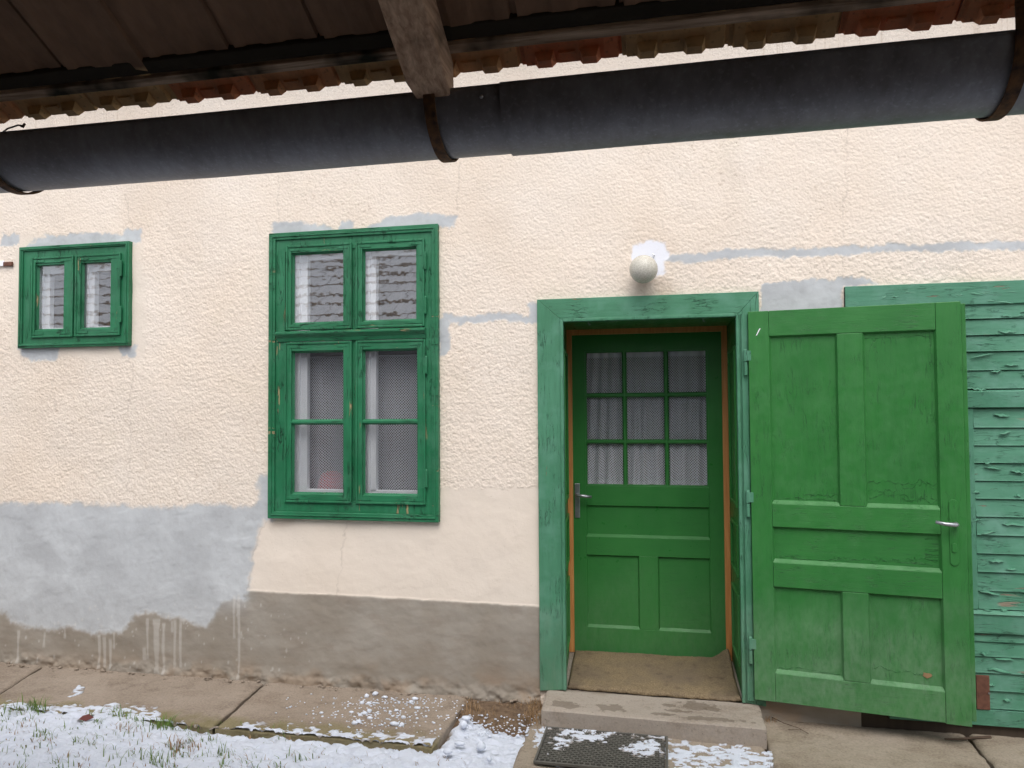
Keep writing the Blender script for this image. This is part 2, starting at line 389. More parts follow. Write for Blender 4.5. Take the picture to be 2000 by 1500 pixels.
# rendered house wall: colours follow the patches laid on it (attributes), relief is in the mesh plus fine grain
k = NT('plaster_wall')
rough_, grey, plinth, white_ = k.attr('patchA')
drip, stain, crack, smooth_ = k.attr('patchB')
cream = k.mix(k.rng(k.noise(1.3, 5), .3, .7), srgb(233,221,208), srgb(230,214,197))
cream = k.mix(k.rng(k.noise(4, 5, .6), .55, .8, 0, .4), cream, srgb(224,212,192))
cream = k.mix(k.math('MULTIPLY', k.rng(k.noise(110, 2, .6), .67, .73), .6), cream, srgb(150,128,104))
c = k.mix(k.math('MULTIPLY', smooth_, .55), cream, srgb(226,214,200))
pl = k.mix(k.rng(k.noise(2.6, 6, .6), .35, .65), srgb(160,153,143), srgb(147,138,126))
pl = k.mix(k.rng(k.noise(11, 5, .65, k.map((.5,1,1.3))), .5, .75, 0, .5), pl, srgb(134,120,108))
c = k.mix(plinth, c, pl)
gr = k.mix(k.rng(k.noise(3.2, 6, .62, dist=.6), .32, .68), srgb(178,180,182), srgb(198,201,203))
gr = k.mix(k.rng(k.noise(25, 5, .6), .5, .8, 0, .35), gr, srgb(160,158,158))
c = k.mix(grey, c, gr)
c = k.mix(white_, c, srgb(236,238,246))
c = k.mix(stain, c, srgb(160,134,108)); c = k.mix(drip, c, srgb(212,208,202)); c = k.mix(crack, c, srgb(110,92,74))
h = k.math('ADD', k.math('MULTIPLY', k.math('MULTIPLY', k.math('ADD', k.noise(70, 3, .55), k.math('MULTIPLY', k.voro(62), -.55)), rough_), 1.3), k.math('MULTIPLY', k.noise(60, 4, .6), .25))
M['wall'] = k.done(c, .9, k.bump(h, .33, .012), spec=.2)

# ================================================================ HOUSE (far wall with everything built into it)
house = thing('house', 'cream rendered house wall with green windows and door and a grey brown base', 'house', (0,0,0))

# ---- wall sheet
xs = np.concatenate([[-9,-7,-5.6], np.arange(-4.75, 2.15, .0066), [2.6,3.4,5,7]])
zs = np.concatenate([[-.35], np.arange(-.06, 3.32, .0066), [3.5,3.8,4.3]])
X, Z = np.meshgrid(xs, zs); nx, nz = len(xs), len(zs)
px, py = project(X, np.zeros_like(X), Z)
wx = px + (fbm(X*14, Z*14, 3, 1)-.5)*16 + (fbm(X*55, Z*55, 2, 2)-.5)*8
wy = py + (fbm(X*14, Z*14, 3, 3)-.5)*14 + (fbm(X*55, Z*55, 2, 4)-.5)*8
greym = np.zeros_like(X); whitem = np.zeros_like(X); smoothm = np.zeros_like(X)
def splat(dst, pts, soft=2.5, amt=1., raw=False):
    a = np.array(pts, float); x0, y0 = a.min(0)-30; x1, y1 = a.max(0)+30
    sx, sy = (px, py) if raw else (wx, wy)
    b = (px > x0) & (px < x1) & (py > y0) & (py < y1)
    d = poly_sd(sx[b], sy[b], pts); dst[b] = np.maximum(dst[b], amt*sstep(-soft, soft, d))
GREY = [
 [(-300,985),(150,982),(290,990),(400,985),(488,990),(504,975),(505,930),(535,928),(535,1012),(515,1018),(500,1060),(484,1135),(478,1172),(455,1168),(432,1180),(408,1224),(380,1222),(352,1205),(300,1196),(270,1200),(238,1236),(205,1232),(180,1240),(140,1222),(95,1232),(50,1222),(30,1215),(12,1192),(-300,1190)],
 [(48,490),(70,464),(160,456),(248,460),(262,480)], [(242,462),(246,446),(272,446),(272,474),(250,476)], [(2,457),(34,455),(32,478),(4,478)],
 [(40,676),(116,676),(112,702),(60,706),(42,696)], [(230,676),(264,672),(262,696),(240,698)],
 [(534,462),(535,436),(600,432),(625,440),(650,450),(640,462)], [(655,455),(660,434),(690,434),(692,450)],
 [(712,450),(756,424),(850,417),(890,422),(884,447),(862,446),(858,450)],
 [(866,612),(905,618),(960,611),(1030,619),(1030,590),(1060,590),(1060,634),(1000,630),(960,628),(900,631),(866,624)],
 [(855,622),(882,618),(880,660),(872,692),(855,702)],
 [(1298,503),(1350,492),(1400,489),(1500,487),(1600,484),(1700,478),(1860,474),(2100,466),(2100,487),(1860,490),(1700,492),(1640,500),(1590,500),(1400,506),(1350,512),(1300,511)],
 [(1640,538),(1700,545),(1710,556),(1640,560)],
]
for n_, p in enumerate(GREY): splat(greym, p, 7 if n_ == 0 else 3)
splat(greym, [(1488,553),(1560,548),(1630,545),(1634,538),(1646,537),(1650,640),(1488,640)], 1.5)
splat(whitem, [(1232,478),(1270,470),(1300,474),(1306,500),(1296,512),(1300,530),(1280,540),(1240,530),(1232,505)], 3)
splat(smoothm, [(470,1016),(862,1016),(862,953),(1075,953),(1075,1210),(470,1200)], 2)
splat(smoothm, [(30,460),(280,455),(284,700),(24,700)], 6, .8)
plinthm = sstep(-2, 2, wy - np.interp(px, [-400,0,300,482,700,1055,2400], [1172,1176,1166,1153.5,1164,1184,1240]) + (py-wy)*np.where(px > 482, .82, .3))
plinthm[px > 1056] = 0
splat(plinthm, [(1440,1330),(2300,1370),(2300,1700),(1440,1700)], 3)
greym = np.maximum(greym, 0)
# pale wash round the junction of grey patch and plinth
wash = sstep(1130,1160,py)*sstep(1215,1160,py)*sstep(300,400,px)*sstep(500,470,px)*.5
dripm = np.zeros_like(X)
for dx, y0, y1, w in [(37,1228,1296,2.2),(87,1232,1268,1.8),(128,1226,1250,2),(196,1236,1308,2.4),(206,1240,1305,3),(217,1245,1308,2.6),(224,1230,1270,2),
                      (289,1204,1290,2.2),(306,1206,1318,5.5),(320,1214,1318,2.6),(342,1208,1306,2.6),(353,1206,1308,2.4),(337,1210,1238,2),(359,1206,1222,2),
                      (458,1160,1250,2.2),(467,1158,1330,2.6),(472,1230,1250,1.8),(283,1262,1292,3.5),(505,1238,1244,2),(512,1252,1258,2),(504,1285,1289,2)]:
    b = (abs(px-dx) < 14) & (py > y0-10) & (py < y1+10)
    ww = w*(.75+.5*vnoise(py[b]*.06+dx, py[b]*0+dx, 9))
    ww = ww*(1.15-.5*np.clip((py[b]-y0)/(y1-y0),0,1))+.9*sstep(9,2,abs(py[b]-(y1-7)))
    dd = ww - abs(px[b]-dx-1.5*(vnoise(py[b]*.03, py[b]*0+dx, 10)-.5)); e = np.minimum(py[b]-y0, y1-py[b])
    dripm[b] = np.maximum(dripm[b], .36*sstep(-1.2,1.2,dd)*sstep(0,6,e))
for _ in range(90):     # splashes
    dx, dy = random.uniform(0,620), random.uniform(1180,1310); w = random.uniform(.5,1.9)
    b = (abs(px-dx) < 6) & (abs(py-dy) < 12)
    dripm[b] = np.maximum(dripm[b], .4*sstep(-1,1,w-np.hypot(px[b]-dx,(py[b]-dy)/random.uniform(1,2.5)))*plinthm[b])
crackm = np.zeros_like(X)
for pts in ([(541,335),(545,360),(539,390),(546,432)], [(895,308),(898,350),(891,380),(894,410)], [(1656,250),(1650,300),(1655,350),(1646,410),(1650,470)], [(1648,500),(1645,540)],
            [(248,380),(252,410),(258,445)], [(254,700),(258,730),(253,800),(257,860),(250,900),(252,960)], [(673,1020),(668,1060),(662,1100),(659,1160)], [(103,745),(106,800)],
            [(478,1172),(482,1140),(502,1055),(520,1020)], [(182,1252),(192,1228),(215,1226),(232,1240),(242,1246)]):
    a = np.array(pts); b = (px > a[:,0].min()-10) & (px < a[:,0].max()+10) & (py > a[:,1].min()-6) & (py < a[:,1].max()+6)
    crackm[b] = np.maximum(crackm[b], .25*sstep(2.0, .4, line_d(wx[b]*.8+px[b]*.2, py[b], pts))*(.35+.65*vnoise(py[b]*.07, px[b]*.01, 21)))
stainm = .5*sstep(40,10,np.hypot((px-1278)*.6, py-568))*fbm(X*30,Z*30,3,30)*1.3
stainm = np.maximum(stainm, .35*sstep(.54,.75,fbm(X*3,Z*3,4,31))*sstep(1040,1018,py)*sstep(1005,1018,py)*(px>520)*(px<870))
# rising damp blotches just above the pavement
damp = sstep(1245,1330,py-(px*.03))*plinthm*sstep(.42,.62,fbm(X*5,Z*7,4,33))*.45
ring = sstep(30,22,abs(np.hypot(px-708,(py-1340)*1.05))) * .5
stainm = np.maximum(stainm, damp); stainm = np.maximum(stainm, .55*ring*fbm(X*40,Z*40,3,35)*1.2)
stainm = np.maximum(stainm, .5*sstep(34,12,np.hypot((px-488),(py-1318)))*fbm(X*30,Z*30,3,36))
# general weathering, sparse ochre streaks high on the wall
stainm = np.maximum(stainm, .09*sstep(.54,.74,fbm(X*2.2,Z*1.2,4,38))*sstep(620,430,py)*(1-greym))
speck = sstep(.74,.80,fbm(X*70,Z*70,2,39,.6))*sstep(.45,.62,fbm(X*1.6,Z*1.6,3,37))
stainm = np.maximum(stainm, .3*speck*np.clip(1-greym-plinthm-smoothm,0,1))
trow = sstep(.5,.62,fbm(X*3.5+Z*1.5,Z*9-X*2,4,36))
roughm = np.clip(1-greym-plinthm-whitem-smoothm, 0, 1)
# relief
lump = np.abs(fbm(X*62, Z*88, 2, 40, .6)-.5)*2
lump = 1-np.clip(lump*2.2, 0, 1)
lump2 = fbm(X*62+fbm(X*20,Z*20,2,45)*1.5, Z*72, 2, 44, .65)
ind = (py > 0)
H = roughm*((lump2-.5)*.0056)*(.45+.9*fbm(X*1.3,Z*1.3,3,47))*sstep(300,520,py+60*fbm(X*2,Z*2,2,48)-30).clip(.55,1) + (fbm(X*2.2, Z*2.2, 3, 50)-.5)*.02 + (greym+smoothm*.6)*((fbm(X*12, Z*12, 4, 52)-.5)*.006+trow*.0012)
H += plinthm*(1-greym)*(.005+(fbm(X*9,Z*14,4,53)-.5)*.008) - crackm*.004 + dripm*.0015
lowedge = sstep(40, 0, abs(py-np.interp(px,[0,470,920,1100],[1300,1332,1362,1372])))*plinthm*(px < 1060)
H += lowedge*(fbm(X*16,Z*20,4,54)-.35)*.05
H[:, :3] = 0; H[:, -4:] = 0
V = np.stack([X, -H, Z], -1).reshape(-1, 3)
cx = (X[:-1,:-1]+X[1:,1:])/2; cz = (Z[:-1,:-1]+Z[1:,1:])/2
keep = np.ones(cx.shape, bool)
OPEN = dict(small=(-4.28,-3.50,2.17,2.79), big=(-2.40,-1.375,1.06,2.775), door=(-.66,.46,-.4,2.27), barn=(1.0,2.62,-.4,2.30))
for x0,x1,z0,z1 in OPEN.values(): keep &= ~((cx > x0) & (cx < x1) & (cz > z0) & (cz < z1))
one = np.ones_like(X)
fA = np.stack([roughm, np.clip(greym+wash,0,1), plinthm, whitem], -1); fB = np.stack([dripm, np.clip(stainm,0,1), crackm, np.clip(smoothm,0,1)], -1)
wall = grid_mesh('plaster_wall', V, nx, nz, M['wall'], house, keep, dict(patchA=fA, patchB=fB))
tag(wall, 'cream rough cast plaster with grey mortar patches and brown grey base')

# house eave, inner room
MB().prism_x([(-.42,4.28),(-.42,4.34),(3.2,6.2),(6.6,4.34),(6.6,4.28)], -9, 7).build('roof', M['shed'], house)
rm = MB()
rm.add([(-6,.1,-.05),(3,.1,-.05),(3,3,-.05),(-6,3,-.05),(-6,.1,3.2),(3,.1,3.2),(3,3,3.2),(-6,3,3.2)], [(0,1,2,3),(7,6,5,4),(1,2,6,5),(2,3,7,6),(3,0,4,7)])
rm.build('room_shell', M['dark'], house)

# ---- windows
def frame_ring(mb, x0, x1, z0, z1, l, r, t, b, y0, y1):
    # four mitred members
    o = [(x0,z0),(x1,z0),(x1,z1),(x0,z1)]; i = [(x0+l,z0+b),(x1-r,z0+b),(x1-r,z1-t),(x0+l,z1-t)]
    q = [(x_,y0,z_) for x_,z_ in o+i]+[(x_,y1,z_) for x_,z_ in o+i]; f = []
    for k in range(4):
        n = (k+1)%4; f += [(k,n,n+4,k+4), (k+8,k+12,n+12,n+8), (k,k+8,n+8,n), (k+4,n+4,n+12,k+12)]
    return mb.add(q, f)
def sash(win, gx0, gx1, gz0, gz1, ox0, ox1, oz0, oz1, yf, muntins=(), hinge_side=1, hinges=()):
    m = MB(); y1 = yf+.04
    # stiles run through, rails butt between them
    m.box(ox0, gx0, yf, y1, oz0, oz1); m.box(gx1, ox1, yf, y1, oz0, oz1)
    m.each('sash_stile', M['winZ'], win, .003)
    m = MB(); m.box(gx0+.0005, gx1-.0005, yf+.0015, y1, oz0, gz0); m.box(gx0+.0005, gx1-.0005, yf+.0015, y1, gz1, oz1)
    m.each('sash_rail', M['winX'], win, .003)
    # raised outer lip of the sash
    m = MB(); lw = .012
    m.box(ox0-.001, ox0+lw, yf-.007, yf+.001, oz0-.001, oz1+.001); m.box(ox1-lw, ox1+.001, yf-.007, yf+.001, oz0-.001, oz1+.001)
    m.box(ox0+lw, ox1-lw, yf-.006, yf+.001, oz0-.002, oz0+lw); m.box(ox0+lw, ox1-lw, yf-.005, yf+.001, oz1-lw, oz1+.002)
    m.each('sash_moulding', M['winZ'], win, .003)
    gy = yf+.03
    zb = [gz0]+[z for z in muntins]+[gz1]
    for z in muntins:
        MB().prism_x([(yf+.004,z-.006),(yf+.004,z+.006),(yf+.018,z+.017),(yf+.035,z+.017),(yf+.035,z-.017),(yf+.018,z-.017)], gx0-.004, gx1+.004).build('muntin', M['winX'], win, .001)
    for a, b in zip(zb[:-1], zb[1:]):
        MB().box(gx0-.008, gx1+.008, gy, gy+.003, a-.008, b+.008).build('pane', M['glass'], win)
        # putty chamfer round the pane
        q = MB(); w = .010
        q.hexa([(gx0,gy-.013,a),(gx0+w,gy-.001,a+w),(gx0+w,gy-.001,b-w),(gx0,gy-.013,b)], [(gx0-.002,gy-.001,a),(gx0+.001,gy,a+w),(gx0+.001,gy,b-w),(gx0-.002,gy-.001,b)])
        q.hexa([(gx1,gy-.013,a),(gx1-w,gy-.001,a+w),(gx1-w,gy-.001,b-w),(gx1,gy-.013,b)], [(gx1+.002,gy-.001,a),(gx1-.001,gy,a+w),(gx1-.001,gy,b-w),(gx1+.002,gy-.001,b)])
        q.hexa([(gx0,gy-.013,a),(gx0+w,gy-.001,a+w),(gx1-w,gy-.001,a+w),(gx1,gy-.013,a)], [(gx0,gy-.001,a-.002),(gx0+w,gy,a+.001),(gx1-w,gy,a+.001),(gx1,gy-.001,a-.002)])
        q.hexa([(gx0,gy-.013,b),(gx0+w,gy-.001,b-w),(gx1-w,gy-.001,b-w),(gx1,gy-.013,b)], [(gx0,gy-.001,b+.002),(gx0+w,gy,b-.001),(gx1-w,gy,b-.001),(gx1,gy-.001,b+.002)])
        q.each('putty', M['winZ'], win)
    # iron corner angles
    c = MB(); L = .085; t = .016
    for sx, cx0 in ((1, ox0+.014), (-1, ox1-.014)):
        for (cz0, sz) in ((oz0+.018, 1), (oz1-.018, -1)):
            xa, xb = sorted((cx0, cx0+sx*L)); za, zb2 = sorted((cz0, cz0+sz*t)); c.box(xa, xb, yf-.0025, yf+.001, za, zb2)
            xa, xb = sorted((cx0, cx0+sx*t)); za, zb2 = sorted((cz0+sz*t, cz0+sz*L)); c.box(xa, xb, yf-.002, yf+.001, za, zb2)
    c.each('corner_iron', M['winZ'], win, .001)
    for hz in hinges:
        hx = ox1+.007 if hinge_side > 0 else ox0-.007
        m = MB(); m.tube([(hx,yf-.006,hz-.05),(hx,yf-.006,hz+.05)], .0085, 10); m.box(hx-.014,hx+.001,yf-.005,yf+.004,hz-.045,hz+.045)
        m.tube([(hx,yf-.006,hz+.05),(hx,yf-.006,hz+.057)], [.0085,.004], 10)
        m.build('hinge', M['winZ'], win, .001)
def inner_box(win, x0, x1, z0, z1, yb, stile, mull=None, trans=None):
    b = MB()     # reveal boards
    b.box(x0-.02, x0, .035, yb, z0, z1); b.box(x1, x1+.02, .035, yb, z0, z1); b.box(x0-.02, x1+.02, .035, yb, z0-.02, z0); b.box(x0-.02, x1+.02, .035, yb, z1, z1+.02)
    b.each('reveal_board', M['white'], win)
    le, mr, zb5 = stile       # right edge of the left stile, right edge of the mullion, top of the bottom rail
    m = MB(); m.box(x0-.02, le, yb, yb+.04, z0-.02, z1+.02); m.box(x1-.04, x1+.02, yb, yb+.04, z0-.02, z1+.02)
    m.box(le, x1-.04, yb+.001, yb+.04, z0-.02, zb5); m.box(le, x1-.04, yb+.001, yb+.04, z1-.04, z1+.02)
    m.box(mull-.05, mr, yb-.004, yb+.04, zb5, z1-.04); m.box(mr-.055, mr-.035, yb-.014, yb-.004, z0+.01, z1-.01)
    m.box(x0-.018, le-.045, yb-.012, yb, z0-.01, z1+.01)
    if trans: m.box(le, mull-.05, yb+.002, yb+.041, trans-.045, trans+.02); m.box(mr, x1-.04, yb+.002, yb+.041, trans-.045, trans+.02)
    m.each('inner_frame_bar', M['white'], win, .003)

def window_frame(label, x0, x1, z0, z1, mould, ring, name='window'):
    m = MB(); frame_ring(m, x0+mould[0], x1-mould[1], z0+mould[3], z1-mould[2], *ring, -.022, .05)
    w = m.build(name, M['winZ'], house, .002); tag(w, label)
    m = MB(); frame_ring(m, x0, x1, z0, z1, *mould, -.034, .02); m.build('outer_moulding', M['winX'], w, .004)
    m = MB(); frame_ring(m, x0+mould[0]*.45, x1-mould[1]*.45, z0+mould[3]*.45, z1-mould[2]*.45, .008,.008,.008,.008, -.040, -.033); m.build('moulding_bead', M['winZ'], w, .002)
    return w
# large four light window
bx0, bx1, bz0, bz1 = -2.447, -1.330, 1.020, 2.817
bw = window_frame('large green window of four sashes with lace behind the lower panes', bx0, bx1, bz0, bz1, (.046,.040,.046,.046), (.062,.062,.075,.072))
uy = -.03
gl = rect(573,493,674,629,0); ol = rect(559,478,687,641,uy); gr_ = rect(711,487,816,630,0); orr = rect(695,469,829,641,uy)
zt, zb_ = (gl[3]+gr_[3])/2, (gl[2]+gr_[2])/2; ozt, ozb = (ol[3]+orr[3])/2, (ol[2]+orr[2])/2
sash(bw, gl[0], gl[1], zb_, zt, ol[0], ol[1], ozb, ozt, uy, (), -1, ())
sash(bw, gr_[0], gr_[1], zb_, zt, orr[0], orr[1], ozb, ozt, uy, (), 1, (P(832,512)[2], P(832,598)[2]))
gl2 = rect(573,685,674,965,0); ol2 = rect(556,668,687,982,uy); gr2 = rect(711,683,818,966,0); or2 = rect(695,664,831,984,uy)
zt2, zb2 = (gl2[3]+gr2[3])/2, (gl2[2]+gr2[2])/2; ozt2, ozb2 = (ol2[3]+or2[3])/2, (ol2[2]+or2[2])/2
mz = P(690,824)[2]
sash(bw, gl2[0], gl2[1], zb2, zt2, ol2[0], ol2[1], ozb2, ozt2, uy, (mz,), -1, ())
sash(bw, gr2[0], gr2[1], zb2, zt2, or2[0], or2[1], ozb2, ozt2, uy, (mz,), 1, (P(834,714)[2], P(834,934)[2]))
tz = (ozb+ozt2)/2
MB().prism_x([(-.02,tz-.034),(-.032,tz-.034),(-.04,tz-.012),(-.055,tz+.004),(-.062,tz+.012),(-.062,tz+.022),(-.035,tz+.032),(-.02,tz+.032)], P(546,652)[0], P(835,652)[0]).build('transom_ledge', M['winX'], bw, .002)
MB().box(ol[1]-.004, orr[0]+.004, -.016, .02, ozb2, ozt).build('mullion', M['winZ'], bw)
inner_box(bw, bx0+.105, bx1-.1, bz0+.115, bz1-.12, .055, (P(600,800,.055)[0], P(735,800,.055)[0], P(640,956,.055)[2]), (bx0+bx1)/2+.01, tz)
# small window
sx0, sx1, sz0, sz1 = -4.320, -3.458, 2.130, 2.824
sw = window_frame('small green casement window with two sashes, high on the wall', sx0, sx1, sz0, sz1, (.03,.03,.03,.03), (.055,.075,.10,.085))
a, b = rect(75,516,131,645,0), rect(163,509,222,642,0); oa, ob = rect(61,502,143,659,uy), rect(147,496,235,655,uy)
zt, zb_ = (a[3]+b[3])/2, (a[2]+b[2])/2; ozt, ozb = (oa[3]+ob[3])/2, (oa[2]+ob[2])/2
sash(sw, a[0], a[1], zb_, zt, oa[0], oa[1], ozb, ozt, uy, (), -1, ())
sash(sw, b[0], b[1], zb_, zt, ob[0], ob[1], ozb, ozt, uy, (), 1, (P(237,527)[2], P(237,616)[2]))
MB().box(oa[1]-.004, ob[0]+.004, -.016, .02, ozb, ozt).build('mullion', M['winZ'], sw)
inner_box(sw, sx0+.09, sx1-.11, sz0+.12, sz1-.135, .055, (P(97,580,.055)[0], P(185,580,.055)[0], P(130,640,.055)[2]), (oa[1]+ob[0])/2)
# shutter hook at the picture's left edge
m = MB(); q = rect(-30,511,10,521); m.box(q[0],q[1],-.012,.0,q[2],q[3]); hk = m.build('shutter_hook', M['white'], house, .002)
q = rect(9,512,26,520); MB().box(q[0],q[1],-.014,.0,q[2],q[3]).build('hook_plate', M['rustplate'], hk, .003)

# ---- curtains (hang inside: things of their own)
def curtain(name, label, x0, x1, z0, z1, y, folds, amp, hem_t, hem_b, seed, pull=0, lm='lace'):
    nxx, nzz = 90, 60
    u = np.linspace(0, 1, nxx); v = np.linspace(0, 1, nzz); U, VV = np.meshgrid(u, v)
    ph = np.cumsum(.5+fbm(u*folds, u*0+seed, 2, seed)); ph = ph/ph[-1]*folds*2*math.pi
    yy = y+amp*(np.sin(ph)[None,:]*(.55+.45*(1-VV)))+.006*(fbm(U*6,VV*3,2,seed)-.5)
    XX = x0+(x1-x0)*U + pull*(VV-.0)*(1-U)
    ZZ = z0+(z1-z0)*VV + .006*np.sin(ph*.5)[None,:]*(1-VV)
    hem = np.clip(sstep(1-hem_t, 1-hem_t+.012, VV)+sstep(hem_b, hem_b*.7, VV)*.55, 0, 1)
    o = grid_mesh(name, np.stack([XX,yy,ZZ],-1).reshape(-1,3), nxx, nzz, M[lm], None, None, dict(hem=np.stack([hem]*3+[hem*0+1],-1)))
    uvl = o.data.uv_layers.new(name='UVMap'); vi = np.zeros(len(o.data.loops), np.int32); o.data.loops.foreach_get('vertex_index', vi)
    full = (U*(x1-x0)*1.06).ravel()[vi], (VV*(z1-z0)).ravel()[vi]
    uvl.data.foreach_set('uv', np.stack(full, -1).astype(np.float32).ravel())
    return tag(o, label, 'curtain')
curtain('lace_curtain', 'white lace curtain behind the lower panes of the large window', -2.36, -1.34, 1.158, 2.04, .125, 7, .012, .02, .02, 3)
curtain('lace_curtain', 'white lace curtain behind the nine panes of the green door', -.555, .31, 1.19, 2.10, .665, 11, .014, .085, .04, 8, pull=.05, lm='lacedoor')
# red object behind the curtain
def lathe(prof, n=24, c=(0,0,0)):
    vs, fs = [], []
    for r, z in prof:
        for k in range(n): t = 2*math.pi*k/n; vs.append((c[0]+r*math.cos(t), c[1]+r*math.sin(t), c[2]+z))
    for i in range(len(prof)-1):
        for k in range(n): fs.append((i*n+k, i*n+(k+1)%n, (i+1)*n+(k+1)%n, (i+1)*n+k))
    fs.append(tuple(range(n-1,-1,-1))); fs.append(tuple((len(prof)-1)*n+k for k in range(n)))
    return vs, fs
rx = P(650,940,.26)
m = MB(); m.add(*lathe([(.06,0),(.085,.02),(.092,.06),(.085,.11),(.06,.15),(.03,.165)], c=(rx[0],.245,1.13)))
tag(m.build('red_pot', M['red'], None, smooth=True), 'red rounded pot behind the lace in the lower left pane', 'pot')

# ---- doorway: architrave, lining, pine strip, inner door
ax0, ax1, atop = -.728, .516, 2.335
ix0, ix1, itop = -.588, .405, 2.212
YD = .60
lx0, lx1 = P(1108,900,YD)[0], P(1424,900,YD)[0]; ltop = P(1264,640,YD)[2]
ya_, yb_ = .0125, YD+.05
q = []
for (y_, xa_, xb_, zt_) in ((ya_, ix0, ix1, itop), (yb_, lx0-.002, lx1+.002, ltop)):
    q += [(xa_,y_,.05),(xa_,y_,zt_),(xb_,y_,zt_),(xb_,y_,.05),(xa_-.03,y_,.05),(xa_-.03,y_,zt_+.03),(xb_+.03,y_,zt_+.03),(xb_+.03,y_,.05)]
f = []
for a_, b_ in ((0,1),(1,2),(2,3)): f += [(a_,b_,b_+8,a_+8), (a_+4,a_+12,b_+12,b_+4), (a_,a_+4,b_+4,b_), (a_+8,b_+8,b_+12,a_+12)]
f += [(0,8,12,4),(3,7,15,11)]
dfr = MB().add(q, f).build('door_frame', M['innerZ'], house); tag(dfr, 'deep green doorway lining with a wide faded flat frame')
MB().prism_y([(ax0,.07),(ix0,.085),(ix0,itop),(ax0,atop)], -.024, .012).build('architrave_board', M['archZ'], dfr, .003)
MB().prism_y([(ax0,atop),(ix0,itop),(ix1,itop),(ax1,atop)], -.0235, .012).build('architrave_board', M['archX'], dfr, .003)
MB().prism_y([(ix1,.085),(ax1,.07),(ax1,atop),(ix1,itop)], -.024, .012).build('architrave_board', M['archZ'], dfr, .003)
m = MB(); m.box(ix0-.004, ix0+.014, -.034, .012, .085, itop); m.box(ix1-.014, ix1+.004, -.034, .012, .085, itop); m.box(ix0+.014, ix1-.014, -.034, .012, itop-.014, itop+.004)
m.each('edge_bead', M['archZ'], dfr, .004)
# raised panel mouldings on the linings
for sgn, xa, xb in ((1, ix0, lx0), (-1, ix1, lx1)):
    for za, zb3 in ((.22,.62),(.72,1.02),(1.12,2.05)):
        m = MB()
        f = lambda y: xa+(xb-xa)*(y-.0125)/(YD+.0375)
        for (ya, yb2, z0, z1) in ((.14,.50,za,za+.022),(.14,.50,zb3-.022,zb3),(.14,.162,za+.022,zb3-.022),(.478,.50,za+.022,zb3-.022)):
            m.hexa([(f(ya)+sgn*.012,ya,z0),(f(ya)+sgn*.012,ya,z1),(f(yb2)+sgn*.012,yb2,z1),(f(yb2)+sgn*.012,yb2,z0)], [(f(ya)-sgn*.002,ya,z0),(f(ya)-sgn*.002,ya,z1),(f(yb2)-sgn*.002,yb2,z1),(f(yb2)-sgn*.002,yb2,z0)])
        m.each('lining_moulding', M['innerZ'], dfr, .003)
# two small screw hooks in the head lining
for hp in ((1149,630),(1373,625)):
    q = P(*hp, .12); MB().tube([(q[0],.12,itop+.01),(q[0],.12,itop-.012),(q[0]+.006,.12,itop-.02),(q[0]+.012,.12,itop-.014)], .003, 6).build('screw_hook', M['metal'], dfr)
# pine strips
SW = .036
MB().box(lx0, lx0+SW, YD, YD+.03, .10, ltop).build('pine_strip', M['pine'], dfr, .002)
MB().box(lx1-SW, lx1, YD, YD+.03, .10, ltop).build('pine_strip', M['pine'], dfr, .002)
MB().box(lx0+SW, lx1-SW, YD+.001, YD+.03, ltop-SW, ltop).build('pine_strip', M['pine'], dfr, .002)
# inner door
yi = YD+.015
dx0, dx1 = lx0+SW-.008, lx1-SW+.008; dz0, dz1 = .10, ltop-SW+.008
g = rect(1143,684,1383,950,yi); pa = rect(1145,989,1390,1051,yi); pb = rect(1147,1085,1249,1227,yi); pc = rect(1286,1091,1393,1236,yi)
m = MB(); frame_ring(m, dx0, dx1, dz0, dz1, g[0]-dx0, dx1-g[1], dz1-g[3], pb[2]-dz0, yi, yi+.04)
idoor = m.build('glazed_door', M['innerZ'], house, .0015); tag(idoor, 'shaded green inner door with nine lace curtained panes above three panels')
for z0, z1 in ((pa[3], g[2]), (pb[3], pa[2])):
    MB().box(g[0]+.0005, g[1]-.0005, yi+.001, yi+.04, z0, z1).build('rail', M['innerX'], idoor, .0015)
MB().box(pb[1], pc[0], yi+.0005, yi+.04, pb[2], pb[3]).build('middle_stile', M['innerZ'], idoor, .0015)
for p in (pa, (pb[0],pb[1],pb[2],pb[3]), (pc[0],pc[1],pb[2],pb[3])):
    x0 = max(p[0], g[0]); x1 = min(p[1], g[1]) if p is not pa else g[1]
    if p[0] < g[0]+.02: x0 = g[0]
    if p[1] > g[1]-.05: x1 = g[1]
    MB().tray(x0, x1, p[2], p[3], yi+.002, .014, .008, .008, .008, .016).build('panel', M['innerX'], idoor)
# muntins
mxs = [P(1220,820,yi)[0], P(1302,820,yi)[0]]; mzs = [P(1264,771,yi)[2], P(1264,863,yi)[2]]
def vmunt(x, z0, z1): return MB().add([(x-.006,yi+.004,z0),(x+.006,yi+.004,z0),(x+.015,yi+.018,z0),(x+.015,yi+.034,z0),(x-.015,yi+.034,z0),(x-.015,yi+.018,z0)]+[(x-.006,yi+.004,z1),(x+.006,yi+.004,z1),(x+.015,yi+.018,z1),(x+.015,yi+.034,z1),(x-.015,yi+.034,z1),(x-.015,yi+.018,z1)],
    [(0,1,2,3,4,5),(11,10,9,8,7,6)]+[(i,i+6,(i+1)%6+6,(i+1)%6) for i in range(6)])
for x in mxs: vmunt(x, g[2], g[3]).build('muntin', M['innerZ'], idoor, .001)
for z in mzs:
    MB().prism_x([(yi+.005,z-.006),(yi+.005,z+.006),(yi+.019,z+.015),(yi+.033,z+.015),(yi+.033,z-.015),(yi+.019,z-.015)], g[0], g[1]).build('muntin', M['innerX'], idoor, .001)
gxs = [g[0]]+mxs+[g[1]]; gzs = [g[2]]+mzs+[g[3]]
